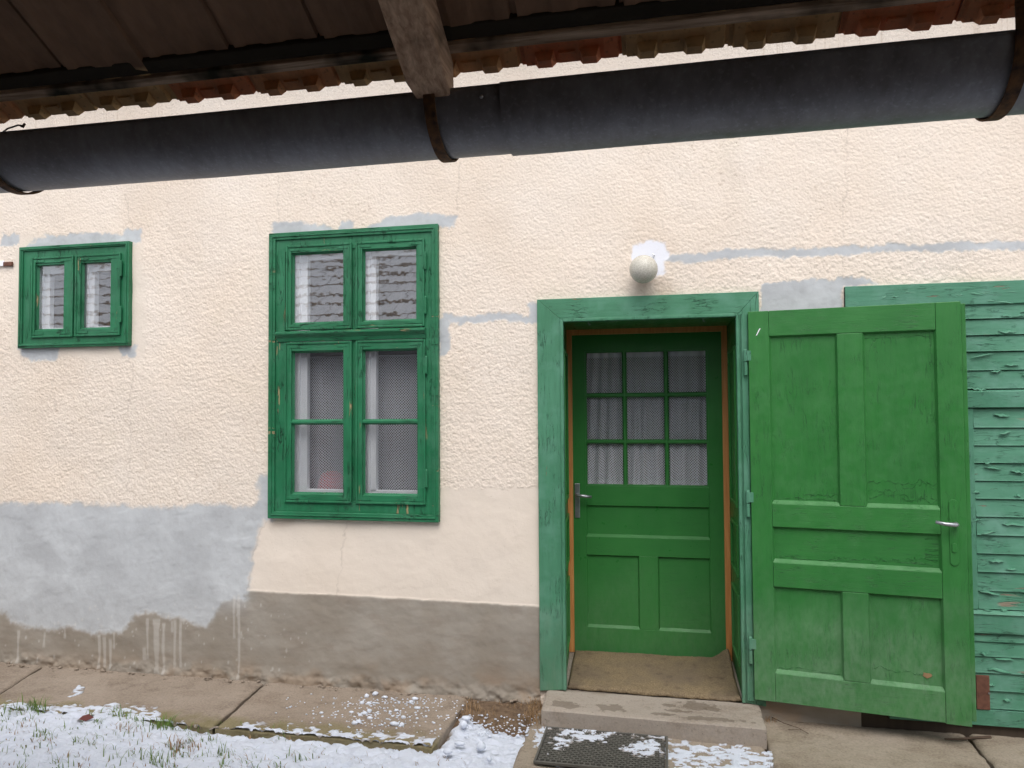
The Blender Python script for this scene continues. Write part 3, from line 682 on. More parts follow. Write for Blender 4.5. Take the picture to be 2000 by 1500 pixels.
for i in range(3):
    for j in range(3):
        MB().box(gxs[i]+.002, gxs[i+1]-.002, yi+.024, yi+.027, gzs[j]+.002, gzs[j+1]-.002).build('pane', M['glassdoor'], idoor)
# glazing bead
m = MB(); frame_ring(m, g[0]-.002, g[1]+.002, g[2]-.002, g[3]+.002, .012,.012,.012,.012, yi+.006, yi+.03); m.build('glazing_bead', M['innerX'], idoor, .002)
# lever handle of inner door
q = rect(1124,944,1131,1011,yi)
m = MB(); m.box(q[0]-.004, q[1]+.006, yi-.008, yi, q[2], q[3]); hd = m.build('handle_plate', M['metal'], idoor, .003)
hz = P(1128,966,yi)[2]; hx = (q[0]+q[1])/2
MB().tube([(hx,yi,hz),(hx,yi-.045,hz),(hx+.012,yi-.055,hz),(hx+.10,yi-.052,hz-.008)], [.010,.010,.011,.009], 10).build('lever', M['metal'], idoor, smooth=True)

# ---- open outer leaf, folded back against the wall
LW = 1.019; LANG = -math.atan2(.155, 1.007); LO = Vector((.452,-.06,0))
lu = np.array([math.cos(LANG), math.sin(LANG), 0]); ln = np.array([math.sin(LANG), -math.cos(LANG), 0])
def lp(px_, py_):
    v = ray(px_, py_); o = np.array(LO); t = ((o-CP)@ln)/(v@ln); q = CP+v*t-o; return q@lu, q[2]
def lrect(tl, tr, bl, br):
    a, b, c, d = lp(*tl), lp(*tr), lp(*bl), lp(*br)
    return (a[0]+c[0])/2, (b[0]+d[0])/2, (c[1]+d[1])/2, (a[1]+b[1])/2
LZ0, LZ1 = .118, 2.219
p1 = lrect((1502,656),(1636,650.5),(1507,981),(1640,987)); p2 = lrect((1686,649.6),(1830,645),(1693,992),(1835,997))
p3 = lrect((1509,1027),(1839,1046),(1510,1098),(1840,1119)); p4 = lrect((1511,1144),(1646,1155),(1513.6,1313),(1647,1327.6)); p5 = lrect((1695,1160),(1841,1172),(1699,1336),(1847,1355))
xl = (p1[0]+p3[0]+p4[0])/3; xr = (p2[1]+p3[1]+p5[1])/3; xm0 = (p1[1]+p4[1])/2; xm1 = (p2[0]+p5[0])/2
zA1, zA0 = (p1[3]+p2[3])/2, (p1[2]+p2[2])/2; zB1, zB0 = p3[3], p3[2]; zC1, zC0 = (p4[3]+p5[3])/2, (p4[2]+p5[2])/2
T = .042
m = MB(); m.box(0, xl, 0, T-.0045, LZ0, LZ1); m.box(xr, LW, 0, T-.0045, LZ0-.004, LZ1)
leaf = MB().box(.01, LW-.01, T-.004, T, LZ0+.01, LZ1-.01).build('open_door', M['leafX'], house)
leaf.location = LO; leaf.rotation_euler = (0,0,LANG)
PW[leaf.name] = Matrix.Identity(4)
m.each('stile', M['leafZ'], leaf, .003)
tag(leaf, 'bright green panelled outer door folded open against the wall')
for z0, z1 in ((zA1,LZ1),(zB1,zA0),(zC1,zB0),(LZ0,zC0)):
    MB().box(xl+.0006, xr-.0006, .0012, T-.0045, z0, z1).build('rail', M['leafX'], leaf, .003)
for z0, z1 in ((zA0,zA1),(zC0,zC1)):
    MB().box(xm0, xm1, .001, T-.0045, z0+.0006, z1-.0006).build('middle_stile', M['leafZ'], leaf, .003)
for (x0,x1,z0,z1), ax in (((xl,xm0,zA0,zA1),'Z'),((xm1,xr,zA0,zA1),'Z'),((xl,xr,zB0,zB1),'X'),((xl,xm0,zC0,zC1),'Z'),((xm1,xr,zC0,zC1),'Z')):
    MB().tray(x0, x1, z0, z1, .0025, .016, .009, .009, .009, .018).build('panel', M['leaf'+ax], leaf)
MB().box(LW+.0005, LW+.022, .012, T+.004, LZ0+.02, LZ1-.01).build('rebate_strip', M['leafZ'], leaf, .003)
# cracked flaking paint along the panel feet: lifted jagged edges standing off the panel
k = NT('flaked_edge'); M['flakeg'] = k.done(k.mix(k.noise(30), srgb(44,104,52), srgb(36,84,44)), .6)
m = MB(); fr = random.Random(17)
def jag(x0, x1, z, amp, y, step=.008, w=.0022):
    n = max(3, int((x1-x0)/step)); zz_ = z; pts = []
    for i in range(n+1):
        zz_ += fr.gauss(0, amp); zz_ += (z-zz_)*.2
        pts.append((x0+(x1-x0)*i/n, zz_))
    vs = []
    for (x_, z_) in pts:
        w_ = w*fr.uniform(.3,1.3); vs += [(x_, y+.001, z_+w_), (x_, y-.003*fr.random(), z_), (x_, y+.001, z_-w_*.4)]
    m.add(vs, [(3*i+j, 3*i+3+j, 3*i+4+j, 3*i+1+j) for i in range(n) for j in range(2)])
yp = .0185
jag(xl+.16, xm0-.012, zA0+.055, .004, yp); jag(xl+.03, xm0-.012, zA0+.028, .003, yp)
for dz_, x0_, x1_ in ((.125,.02,.97),(.085,.03,.5),(.10,.5,.97),(.055,.02,.97),(.045,.5,.97)): jag(xm1+x0_*(xr-xm1), xm1+x1_*(xr-xm1), zA0+dz_, .008, yp)
jag(xm1+.015, xr-.012, zA1-.03, .003, yp); jag(xl+.3, xr-.012, zB0+.035, .004, yp); jag(xl+.03, xl+.4, zB0+.03, .003, yp); jag(xr-.3, xr-.012, zB0+.05, .008, yp)
jag(xl+.02, xm0-.02, zC0+.03, .003, yp); jag(xm1+.02, xr-.05, zC0+.075, .006, yp)
for _ in range(9): z_ = fr.uniform(zB0+.05, zB1-.02); jag(xr-.07, xr-.012, z_, .001, yp, .01, .0016)
for _ in range(14):
    x_ = fr.uniform(xm1+.02, xr-.02); h_ = fr.uniform(.015,.05); m.add([(x_-.001,yp-.0012,zA0+.05),(x_+.001,yp-.0012,zA0+.05),(x_+.0015,yp-.0012,zA0+.05+h_),(x_-.0005,yp-.0012,zA0+.05+h_)], [(0,1,2,3)])
for _ in range(10):
    z_ = fr.uniform(zA1-.45, zA1-.04); x_ = xr-fr.uniform(.02,.06); m.add([(x_,yp-.0012,z_),(x_+.0016,yp-.0012,z_),(x_+.003,yp-.0012,z_+.05),(x_+.001,yp-.0012,z_+.05)], [(0,1,2,3)])
o = m.build('flaking_edges', M['flakeg'], leaf); o['kind'] = 'stuff'
a_, b_ = lp(1484,642), lp(1477,655)
MB().add([(a_[0]-.003,-.0008,a_[1]),(a_[0]+.004,-.0008,a_[1]+.002),(b_[0]+.004,-.0008,b_[1]),(b_[0]-.002,-.0008,b_[1]-.002)], [(0,1,2,3)]).build('chalk_mark', M['white'], leaf)
a_ = lp(1812,1321); m = MB(); m.prism_y([(a_[0]+.022*math.cos(t)*fr.uniform(.7,1.2), a_[1]+.016*math.sin(t)*fr.uniform(.6,1.2)) for t in [2*math.pi*i/11 for i in range(11)]], yp-.0035, yp-.002)
m.build('paint_chip', M['dry'], leaf)
hx, hz = lp(1863,1040)
m = MB(); n = 16
outl = [(hx+.020*math.cos(t), (.145 if math.sin(t) > 0 else -.145)+hz+.020*math.sin(t)) for t in [2*math.pi*(i+.5)/n for i in range(n)]]
m.prism_y(outl, -.005, .001); m.build('handle_plate', M['leafZ'], leaf, .002)
m = MB(); m.prism_y([(hx+.012*math.cos(t), hz-.075+(.012 if math.sin(t)>0 else -.012)+.012*math.sin(t)) for t in [2*math.pi*(i+.5)/12 for i in range(12)]], -.010, -.004); m.build('keyhole_cover', M['leafZ'], leaf, .002)
ha, hb = lp(1866,1023), lp(1824,1017)
MB().tube([(ha[0],0,ha[1]),(ha[0],-.034,ha[1]),(ha[0]-.004,-.042,ha[1]),(ha[0]-.05,-.046,ha[1]+.002),(hb[0],-.044,hb[1])], [.011,.011,.0115,.010,.0085], 10).build('lever', M['metal'], leaf, smooth=True)
MB().tube([(LW-.05, -.004, LZ0+.0), (LW-.05,-.004,LZ0+.001)], .003, 5).build('nail', M['rust'], leaf)
# pivot hinges of the open leaf, on the frame
for hp in ((1453,706),(1458,982),(1464,1268)):
    hzz = P(hp[0],hp[1],-.05)[2]; hxx = .437
    m = MB(); m.tube([(hxx,-.05,hzz-.075),(hxx,-.05,hzz-.004)], .010, 10); m.tube([(hxx,-.05,hzz),(hxx,-.05,hzz+.062)], .0115, 10); m.tube([(hxx,-.05,hzz+.062),(hxx,-.05,hzz+.07)], [.0115,.005], 10)
    m.box(hxx, hxx+.03, -.062, -.054, hzz+.004, hzz+.058)
    m.build('pivot_hinge', M['archZ'], dfr, .001)
MB().box(.418,.452,-.036,-.0245,.10,itop).build('hinge_strip', M['archZ'], dfr, .002)

# ---- barn door at the right edge
b0x = .961
bt = P(1648,561)[2]
m = MB(); m.box(b0x, b0x+.12, -.022, .05, .09, bt)
barn = m.build('barn_door', M['barnZ'], house, .003); tag(barn, 'faded teal green boarded door with curling peeling paint behind the open leaf')
MB().box(b0x, 2.6, -.026, .05, bt-.15+.03, bt).build('head_board', M['barnX'], barn, .003)
zl = [P(1960,y)[2] for y in (592,623,655,687,724,760)]
def planks(ys, x0, seed0, proud=0.):
    zz = [P(1960,y)[2] for y in ys]
    for i, (za, zb4) in enumerate(zip(zz[:-1], zz[1:])):
        j = random.uniform(-.003,.003)
        MB().prism_x([(-.010-proud+j,za-.001),(.016,za-.001),(.016,zb4+.001),(-.021-proud+j,zb4+.0025),(-.019-proud+j,zb4+.010)][::1], x0+random.uniform(-.002,.002), 2.6).build('plank', M['barnX'], barn, .0015)
PX0 = P(1895,1000)[0]-.42
planks((592,623,655,687,724,760), PX0, 0)
MB().prism_x([(-.012,P(1960,796)[2]),(-.034,P(1960,796)[2]),(-.034,P(1960,764)[2]),(-.012,P(1960,761)[2]),(.016,P(1960,761)[2]),(.016,P(1960,796)[2])], PX0, 2.6).build('rail', M['barnX'], barn, .003)
planks((797,836,871,905,940,975,1010,1046,1082,1118,1155,1190), P(1903,1000)[0], 1)
MB().box(PX0, P(1902.5,1000)[0], -.024, .014, P(1960,1190)[2], P(1960,797)[2]).build('stile', M['barnZ'], barn, .003)
MB().prism_x([(-.006,P(1960,1236)[2]),(-.030,P(1960,1236)[2]),(-.030,P(1960,1199)[2]),(-.040,P(1960,1198)[2]),(-.018,P(1960,1191)[2]),(.016,P(1960,1191)[2]),(.016,P(1960,1236)[2])], PX0, 2.6).build('rail', M['barnX'], barn, .003)
planks((1238,1254,1283,1315,1349,1384), PX0, 2)
MB().box(PX0, 2.6, -.028, .014, P(1960,1416)[2], P(1960,1385)[2]).build('rail', M['barnX'], barn, .003)
q = rect(1902,1315,1928,1381); MB().box(q[0],q[1],-.034,-.024,q[2],q[3]).build('rust_plate', M['rustplate'], barn, .002)
q = P(1926,1349); MB().tube([(q[0],-.04,q[2]),(q[0],-.02,q[2])], .005, 8).build('screw', M['metal'], barn)
# curling paint flakes
m = MB(); fr = random.Random(11)
for _ in range(80):
    fx, fz = fr.uniform(1.50,2.1), fr.uniform(.15,2.30)
    if fr.random() < .22: fx, fz = fr.uniform(1.0,1.95), fr.uniform(bt-.11,bt-.02)
    L, w, cu = fr.uniform(.025,.11), fr.uniform(.006,.017), fr.uniform(.0015,.006)
    n = 6; a = fr.uniform(-.2,.2); vs = []
    for i in range(n):
        t = i/(n-1); wob = fr.uniform(-.35,.35)*w; sn = math.sin(math.pi*t)
        x_ = fx+(t-.5)*L; z_ = fz+a*(t-.5)*L+wob
        vs += [(x_, -.018, z_+w*.6*sn), (x_, -.0245-cu*.4*sn, z_+w*.1), (x_, -.025-cu*sn*fr.uniform(.7,1), z_-w*.35*sn)]
    m.add(vs, [(3*i+j, 3*i+3+j, 3*i+4+j, 3*i+1+j) for i in range(n-1) for j in range(2)])
o = m.build('paint_flakes', M['flake'], barn); tag(o, kind='stuff')
MB().box(.46, 2.6, .07, .09, -.05, 2.35).build('door_backing', M['dark'], barn)
MB().box(.985, 2.6, -.004, .05, -.08, .088).build('sill_beam', M['shed'], barn)

# ================================================================ STEP, MATS, GROUND
def slab(name, c, z, th, mat, parent=None, n=(70,36), amp=.006, seed=0, edge=.012, tilt=None):
    """c = four XY corners (near-left, near-right, far-right, far-left)"""
    nx_, ny_ = n; u = np.linspace(0,1,nx_); v = np.linspace(0,1,ny_); U, VV = np.meshgrid(u, v)
    c = np.array(c, float)
    XY = (c[0]*((1-U)*(1-VV))[...,None]+c[1]*(U*(1-VV))[...,None]+c[2]*(U*VV)[...,None]+c[3]*((1-U)*VV)[...,None])
    wob = (fbm(XY[...,0]*9, XY[...,1]*9, 3, seed+5)-.5)*.03*amp/.006
    Lx = np.hypot(*(c[1]-c[0])); Ly = np.hypot(*(c[3]-c[0]))
    e = np.minimum(np.minimum(U,1-U)*Lx, np.minimum(VV,1-VV)*Ly)
    zz = z+(fbm(XY[...,0]*4, XY[...,1]*4, 4, seed)-.5)*amp*2+(fbm(XY[...,0]*30, XY[...,1]*30, 3, seed+2)-.5)*amp*.7-edge*(1-sstep(0,.02,e))*(.4+fbm(XY[...,0]*14,XY[...,1]*14,3,seed+3))
    b = (e < 1e-6)
    XY[...,1] += wob*np.where((VV<1e-6)|(VV>1-1e-6),1,0)*.6
    XY[...,0] += wob*np.where((U<1e-6)|(U>1-1e-6),1,0)*.6
    top = np.stack([XY[...,0],XY[...,1],zz],-1).reshape(-1,3)
    idx = np.arange(nx_*ny_).reshape(ny_,nx_)
    ring = np.concatenate([idx[0,:], idx[1:,-1], idx[-1,-2::-1], idx[-2:0:-1,0]])
    low = top[ring].copy(); low[:,2] = z-th
    V = np.concatenate([top, low]); f = [tuple(q) for q in np.stack([idx[:-1,:-1],idx[:-1,1:],idx[1:,1:],idx[1:,:-1]],-1).reshape(-1,4)]
    nr = len(ring); f += [(int(ring[i]), len(top)+i, len(top)+(i+1)%nr, int(ring[(i+1)%nr])) for i in range(nr)]
    me = bpy.data.meshes.new(name); me.from_pydata([tuple(q) for q in V], [], [tuple(int(a) for a in q) for q in f]); me.update()
    me.materials.append(mat); me.polygons.foreach_set('use_smooth', [True]*((nx_-1)*(ny_-1))+[False]*nr)
    o = bpy.data.objects.new(name, me); put(o, parent); return o

# earth sheet
gx = np.concatenate([[-60,-25,-12,-7], np.arange(-5.5,2.6,.03), [4,8,20,60]]); gy = np.concatenate([[-60,-25,-10,-6], np.arange(-3.2,.06,.03), [.4,4,12,60]])
X2, Y2 = np.meshgrid(gx, gy)
Z2 = -.055+(fbm(X2*6,Y2*6,4,60)-.5)*.035
Z2 += .045*sstep(-1.4,-1.1,X2)*sstep(-.5,-.72,X2)*sstep(-.45,-.1,Y2)
ground = grid_mesh('ground', np.stack([X2,Y2,Z2],-1).reshape(-1,3), len(gx), len(gy), M['earth']); tag(ground, kind='structure')

pave = bpy.data.objects.new('pavement', None); col.objects.link(pave); tag(pave, kind='structure')
def g2(a, b, z=0.): q = G(a, b, z); return q[0], q[1]
j1a, j1b = (-4.12,.03), g2(-75,1392); j2a, j2b = (-2.475,.03), g2(418,1420)
YF = -.655
slab('slab', [(-5.6,YF),(j1b[0],YF),(-4.125,.04),(-5.6,.04)], -.004, .07, M['slab'], pave, seed=1)
slab('slab', [(j1b[0]+.012,YF-.01),(j2b[0]-.014,YF-.005),(j2a[0]-.012,.04),(-4.11,.04)], -.002, .07, M['slab'], pave, (120,44), seed=2)
slab('slab', [(j2b[0]+.008,j2b[1]),(-1.165,-.665),(-1.150,.03),(j2a[0]+.012,.03)], .0, .075, M['slab'], pave, (110,50), seed=3)
slab('slab', [(-.74,-1.3),(.47,-1.3),(.47,.02),(-.74,.02)], -.014, .06, M['slabr'], pave, (70,60), seed=4)
xa = g2(1896,1440)[0]; xb = g2(1945,1510)[0]
slab('slab', [(.482,-1.3),(xb-.05,-1.3),(xa-.006,.04),(.482,.04)], -.004, .07, M['slabr'], pave, (80,70), seed=6, amp=.008)
slab('slab', [(xb-.035,-1.3),(3.2,-1.3),(3.2,.04),(xa+.008,.04)], -.002, .07, M['slabr'], pave, (80,70), seed=7, amp=.008)
# broken mortar fillet where plinth meets pavement
m = MB(); fr = random.Random(4)
for i in range(130):
    x_ = fr.uniform(-4.7,-.76); s = .003+.011*fr.random()**2.5
    c = (x_, -.02-abs(fr.gauss(0,.028)), .001)
    p8 = [(c[0]+sx*s*fr.uniform(.5,1.2), c[1]+sy*s*fr.uniform(.5,1.2), c[2]+sz*s*fr.uniform(.4,.9)) for sz in (0,1) for sx, sy in ((-1,-1),(1,-1),(1,1),(-1,1))]
    m.add(p8, [(0,3,2,1),(4,5,6,7),(0,1,5,4),(1,2,6,5),(2,3,7,6),(3,0,4,7)])
tag(m.build('mortar_crumbs', M['slab'], None), 'small crumbs of broken mortar along the foot of the wall', 'crumbs', kind='stuff')

# doorstep
st = slab('doorstep', [(-.672,-.305),(.480,-.335),(.478,.0),(-.690,.0)], .078, .10, M['step'], None, (90,40), amp=.0025, seed=9, edge=.006)
# wet footprints are a darker damp mark in the concrete
tag(st, 'grey concrete doorstep block below the green door with damp marks', 'doorstep')
# threshold under the mat
MB().hexa([(-.60,.001,-.05),(.42,.001,-.05),(.42,.001,.068),(-.60,.001,.068)], [(-.64,.66,-.05),(.42,.66,-.05),(.42,.66,.098),(-.64,.66,.098)]).build('threshold', M['step'], house)
# coir mat
nxm, nym = 120, 70
U, VV = np.meshgrid(np.linspace(0,1,nxm), np.linspace(0,1,nym))
ma, mb_, mc, md_ = np.array((-.575,.018)), np.array((.392,-.012)), np.array((.372,.585)), np.array((-.60,.585))
XY = ma*((1-U)*(1-VV))[...,None]+mb_*(U*(1-VV))[...,None]+mc*(U*VV)[...,None]+md_*((1-U)*VV)[...,None]
tz_ = .080+.034*np.clip(XY[...,1]/.6,0,1)+.014
e = np.minimum(np.minimum(U,1-U)*.96, np.minimum(VV,1-VV)*.58)
ZZ = tz_+(fbm(XY[...,0]*5,XY[...,1]*5,3,70)-.5)*.012+(fbm(XY[...,0]*90,XY[...,1]*90,2,71)-.5)*.006-.016*(1-sstep(0,.012,e))
ZZ += .05*sstep(.88,1.0,U)*sstep(.45,1,VV)+.010*sstep(.9,1,U)
XY[...,1] += (fbm(XY[...,0]*40,XY[...,0]*0,3,72)-.5)*.012*(VV < 1e-6)
mat_o = grid_mesh('coir_mat', np.stack([XY[...,0],XY[...,1],ZZ],-1).reshape(-1,3), nxm, nym, M['coir'])
md = mat_o.modifiers.new('thick','SOLIDIFY'); md.thickness = .014; md.offset = -1
tag(mat_o, 'worn brown coir mat lying on the threshold inside the doorway', 'door mat')
# fibres along the mat's front edge and surface
m = MB(); fr = random.Random(8)
for i in range(1500):
    u = fr.random(); v = fr.random()**2.2
    if fr.random() < .25: u = 1-fr.random()*.03; v = fr.random()
    q = ma*(1-u)*(1-v)+mb_*u*(1-v)+mc*u*v+md_*(1-u)*v
    z = .080+.034*max(0,q[1]/.6)+.012+.05*max(0,(u-.9)/.1)*max(0,(v-.5)/.5)
    L = fr.uniform(.008,.02); t = fr.uniform(-2.6,-.5); dxx, dyy = math.cos(t)*L*.8, math.sin(t)*L*.8
    m.add([(q[0]-.001,q[1],z),(q[0]+.001,q[1],z),(q[0]+dxx,q[1]+dyy,z+fr.uniform(-.004,.01))], [(0,1,2)])
m.build('fibres', M['coir'], mat_o)['kind'] = 'stuff'
# rubber mat: a grid of bars with open slots
q = [g2(1060,1414,.012), g2(1305,1432,.012), g2(1306,1497,.012), g2(1051,1492,.012)]
rx0, rx1 = -.640, -.008; ry0, ry1 = -.745, -.345
m = MB(); frame_ring(m, 0,rx1-rx0,0,ry1-ry0, .012,.012,.012,.012, -.004, .010)
m.v = [(rx0+x, ry0+z, .0+y) for x,y,z in m.v]
rub = m.build('rubber_mat', M['rubber'], None, .002); tag(rub, 'black rubber slotted mat on the paving at the foot of the step', 'door mat')
m = MB(); ny_ = 18
for i in range(1, ny_):
    y = ry0+.018+(ry1-ry0-.036)*i/ny_; m.box(rx0+.016, rx1-.016, y-.0035, y+.0035, -.003, .008)
nxr = 22
for j in range(ny_):
    ya = ry0+.018+(ry1-ry0-.036)*j/ny_; yb2 = ya+(ry1-ry0-.036)/ny_
    for i in range(nxr):
        x = rx0+.018+(rx1-rx0-.036)*(i+.5*(j%2)+.25)/nxr; m.box(x-.0035, x+.0035, ya, yb2, -.003, .0072)
o = m.build('mesh_bars', M['rubber'], rub); o['kind'] = 'stuff'
MB().box(rx0+.016, rx1-.016, ry0+.016, ry1-.016, -.010, -.0035).build('backing', M['rubber'], rub)

# wall lamp
lc = P(1257,526,-.09); lr = .079
lamp = thing('wall_lamp', 'round crackled glass globe lamp on the wall above the door', 'lamp', (lc[0],0,lc[2]))
k = NT('crackle_glass'); vd = k.voro(60, 'DISTANCE_TO_EDGE'); cr = k.rng(vd, 0, .08, .7, 0)
vd2 = k.rng(k.voro(120, 'DISTANCE_TO_EDGE'), 0, .08, .45, 0)
k.b.inputs['Transmission Weight'].default_value = .0; k.b.inputs['IOR'].default_value = 1.3
k.b.inputs['Subsurface Weight'].default_value = 0
M['globe'] = k.done(k.mix(k.math('MAXIMUM', cr, vd2), srgb(188,183,170), srgb(228,225,216)), .14, k.bump(k.math('MAXIMUM', cr, vd2), .25, .002), spec=.8)
n = 24; prof = [(lr*math.sin(t), -lr*math.cos(t)) for t in [math.pi*(i+.35)/(n+.35) for i in range(n+1)]]
vs, fs = lathe([(max(r,.002), z) for r, z in prof], 40)
m = MB(); m.add([(x+lc[0], y-.095, z+lc[2]) for x,y,z in vs], fs); m.build('glass_globe', M['globe'], lamp, smooth=True)
vs, fs = lathe([(.045,0),(.047,.006),(.044,.018),(.036,.026)], 30)
m = MB(); m.add([(x+lc[0], -z+.004, y+lc[2]) for x,y,z in vs], fs); m.build('wall_base', M['white'], lamp, smooth=True)
m = MB(); m.tube([(lc[0]+.03,-.012,lc[2]+.07),(lc[0]+.055,-.014,lc[2]+.075),(lc[0]+.06,-.016,lc[2]+.092),(lc[0]+.05,-.012,lc[2]+.10)], .0035, 6); m.build('cable', M['metal'], lamp)

# ================================================================ SHED ROOF OVERHEAD (we stand under it)
shed = thing('outbuilding', 'dark tiled lean to roof with rafters and zinc gutter across the top', 'outbuilding', (0,-6.5,0))
PITCH = R(30); EY, EZ = -2.80, 2.382
TW, TL_, GAUGE = .205, .40, .33
prof = [(0,.006),(.008,.006),(.010,0),(.030,0),(.040,.0025),(.070,.0025),(.080,0),(.120,0),(.130,.0025),(.162,.0025),(.172,0),(.198,0),(.201,.009),(.224,.009)]
hump = [0,.002,.003,.004,.016,.016,.004,.002,.014,.018,.006,.004,.006,.004]
def tile_mesh():
    n = len(prof); ls = [0,.010,.05,.2,TL_]; th = .013
    vs, al = [], []
    for l in ls:
        for u, z in prof: vs.append((u, -l, z)); al.append((l/TL_, 0))
    for l in ls:
        for (u, z), h_ in zip(prof, hump): vs.append((u, -l, z+th+h_-(.006 if l == 0 else 0))); al.append((l/TL_, 1))
    o = len(ls)*n; f = []
    for i in range(len(ls)-1):
        for j in range(n-1):
            a = i*n+j; f.append((a, a+1, a+n+1, a+n)); f.append((o+a, o+a+n, o+a+n+1, o+a+1))
    for j in range(n-1): f.append((j, o+j, o+j+1, j+1)); a = (len(ls)-1)*n+j; f.append((a, a+1, o+a+1, o+a))
    for i in range(len(ls)-1):
        a = i*n; f.append((a, a+n, o+a+n, o+a)); a = i*n+n-1; f.append((a, o+a, o+a+n, a+n))
    # two hanging nibs and a rib between them, under the lower end
    for cx in (.050, .142):
        b0 = len(vs)
        for (x, y, z) in ((cx-.022,.001,.002),(cx+.022,.001,.002),(cx+.020,-.030,.002),(cx-.020,-.030,.002),(cx-.015,-.001,-.012),(cx+.014,-.001,-.013),(cx+.014,-.021,-.017),(cx-.014,-.021,-.016)):
            vs.append((x,y,z)); al.append((.1,0))
        f += [tuple(b0+i for i in q) for q in ((4,7,6,5),(0,4,5,1),(1,5,6,2),(2,6,7,3),(3,7,4,0))]
    b0 = len(vs)
    for (x,y,z) in ((.078,-.020,.001),(.114,-.020,.001),(.114,-.028,.001),(.078,-.028,.001),(.080,-.021,-.005),(.112,-.021,-.005),(.112,-.027,-.005),(.080,-.027,-.005)): vs.append((x,y,z)); al.append((.1,0))
    f += [tuple(b0+i for i in q) for q in ((4,7,6,5),(0,4,5,1),(1,5,6,2),(2,6,7,3),(3,7,4,0))]
    return vs, f, al
tv, tf, ta = tile_mesh()
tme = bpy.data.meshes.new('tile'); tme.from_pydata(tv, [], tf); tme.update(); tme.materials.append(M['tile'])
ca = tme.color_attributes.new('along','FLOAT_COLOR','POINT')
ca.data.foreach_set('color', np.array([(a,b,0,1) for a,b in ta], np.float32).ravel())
roof = bpy.data.objects.new('roof', bpy.data.meshes.new('roof')); 
put(roof, shed); PW[roof.name] = Matrix.Identity(4)
def tile_matrix(i, r):
    jx, jr, jz = random.uniform(-.003,.003), random.uniform(-.016,.016), random.uniform(-.002,.003)
    y = EY-math.cos(PITCH)*GAUGE*r; z = EZ+math.sin(PITCH)*GAUGE*r
    return Matrix.Translation((i*TW+jx-.075, y+random.uniform(-.006,.006), z+.022+jz)) @ Matrix.Rotation(-(PITCH-R(2.5)), 4, 'X') @ Matrix.Rotation(jr, 4, 'Y')
rest_v, rest_f, rest_a = [], [], []
for r in range(13):
    for i in range(-44, 24):
        mt = tile_matrix(i, r)
        if r < 3 and -11 <= i <= 6:
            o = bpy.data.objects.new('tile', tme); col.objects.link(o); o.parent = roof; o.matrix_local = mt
        else:
            n0 = len(rest_v); rest_v += [tuple(mt @ Vector(v)) for v in tv]; rest_f += [tuple(a+n0 for a in q) for q in tf]; rest_a += ta
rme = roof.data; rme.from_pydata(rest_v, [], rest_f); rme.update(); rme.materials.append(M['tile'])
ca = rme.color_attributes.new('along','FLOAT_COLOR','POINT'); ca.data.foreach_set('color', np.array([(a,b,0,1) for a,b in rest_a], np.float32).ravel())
roof['kind'] = 'stuff'
def on_roof(x, s, d):     # s along slope up from eave, d below tile plane (perpendicular)
    return (x, EY-math.cos(PITCH)*s-math.sin(PITCH)*d*0-d*math.sin(PITCH)*(-1)*0, EZ+math.sin(PITCH)*s-d)
def slope_box(x0, x1, s0, s1, d0, d1):
    m = MB(); q = []
    for s, d in ((s0,d1),(s1,d1),(s1,d0),(s0,d0)): p = on_roof(0, s, d); q.append((p[1], p[2]))
    return m.prism_x(q, x0, x1)
# battens: the first lies just behind the eave, the others one gauge apart
slope_box(-3.4, 1.9, .062, .082, -.034, -.008).build('batten', M['batten'], shed, .002)
slope_box(-3.4, 1.9, .084, .116, -.034, -.014).build('batten', M['battendark'], shed, .003)  # added dark strip, stands in for the shaded band above the first batten
for r in range(1, 12): slope_box(-9, 4.5, .08+GAUGE*r, .12+GAUGE*r, -.02, .012).build('batten', M['batten'], shed)
# rafters
def rafter(x):
    x0, x1 = x-.043, x+.043
    def at_(s, d): p = on_roof(0, s, d); return p[1], p[2]
    m = MB(); a = at_(.105,.082); b = at_(4.3,.082); c = at_(4.3,-.006); d = at_(.045,-.006); tip = at_(.003,.064); e = at_(.003,.040)
    # squared body
    m.add([(x0,a[0],a[1]),(x1,a[0],a[1]),(x1,b[0],b[1]),(x0,b[0],b[1]),(x0,d[0],d[1]),(x1,d[0],d[1]),(x1,c[0],c[1]),(x0,c[0],c[1]),
           (x0+.016,tip[0],tip[1]),(x1-.010,tip[0],tip[1]),(x0+.016,e[0],e[1]),(x1-.010,e[0],e[1])],
          [(0,3,2,1),(4,5,6,7),(0,4,7,3),(1,2,6,5),(2,3,7,6),(0,1,9,8),(8,9,11,10),(10,11,5,4),(0,8,10,4),(1,5,11,9)])
    return m.build('rafter', M['rafter'], shed, .004)
for x in (-.463, -1.62, -2.78, -3.94, -5.1, 1.85, 3.0): rafter(x)
MB().box(-9,4.6,-6.6,-6.5,-.06,4.6).build('back_wall', M['shed'], shed)
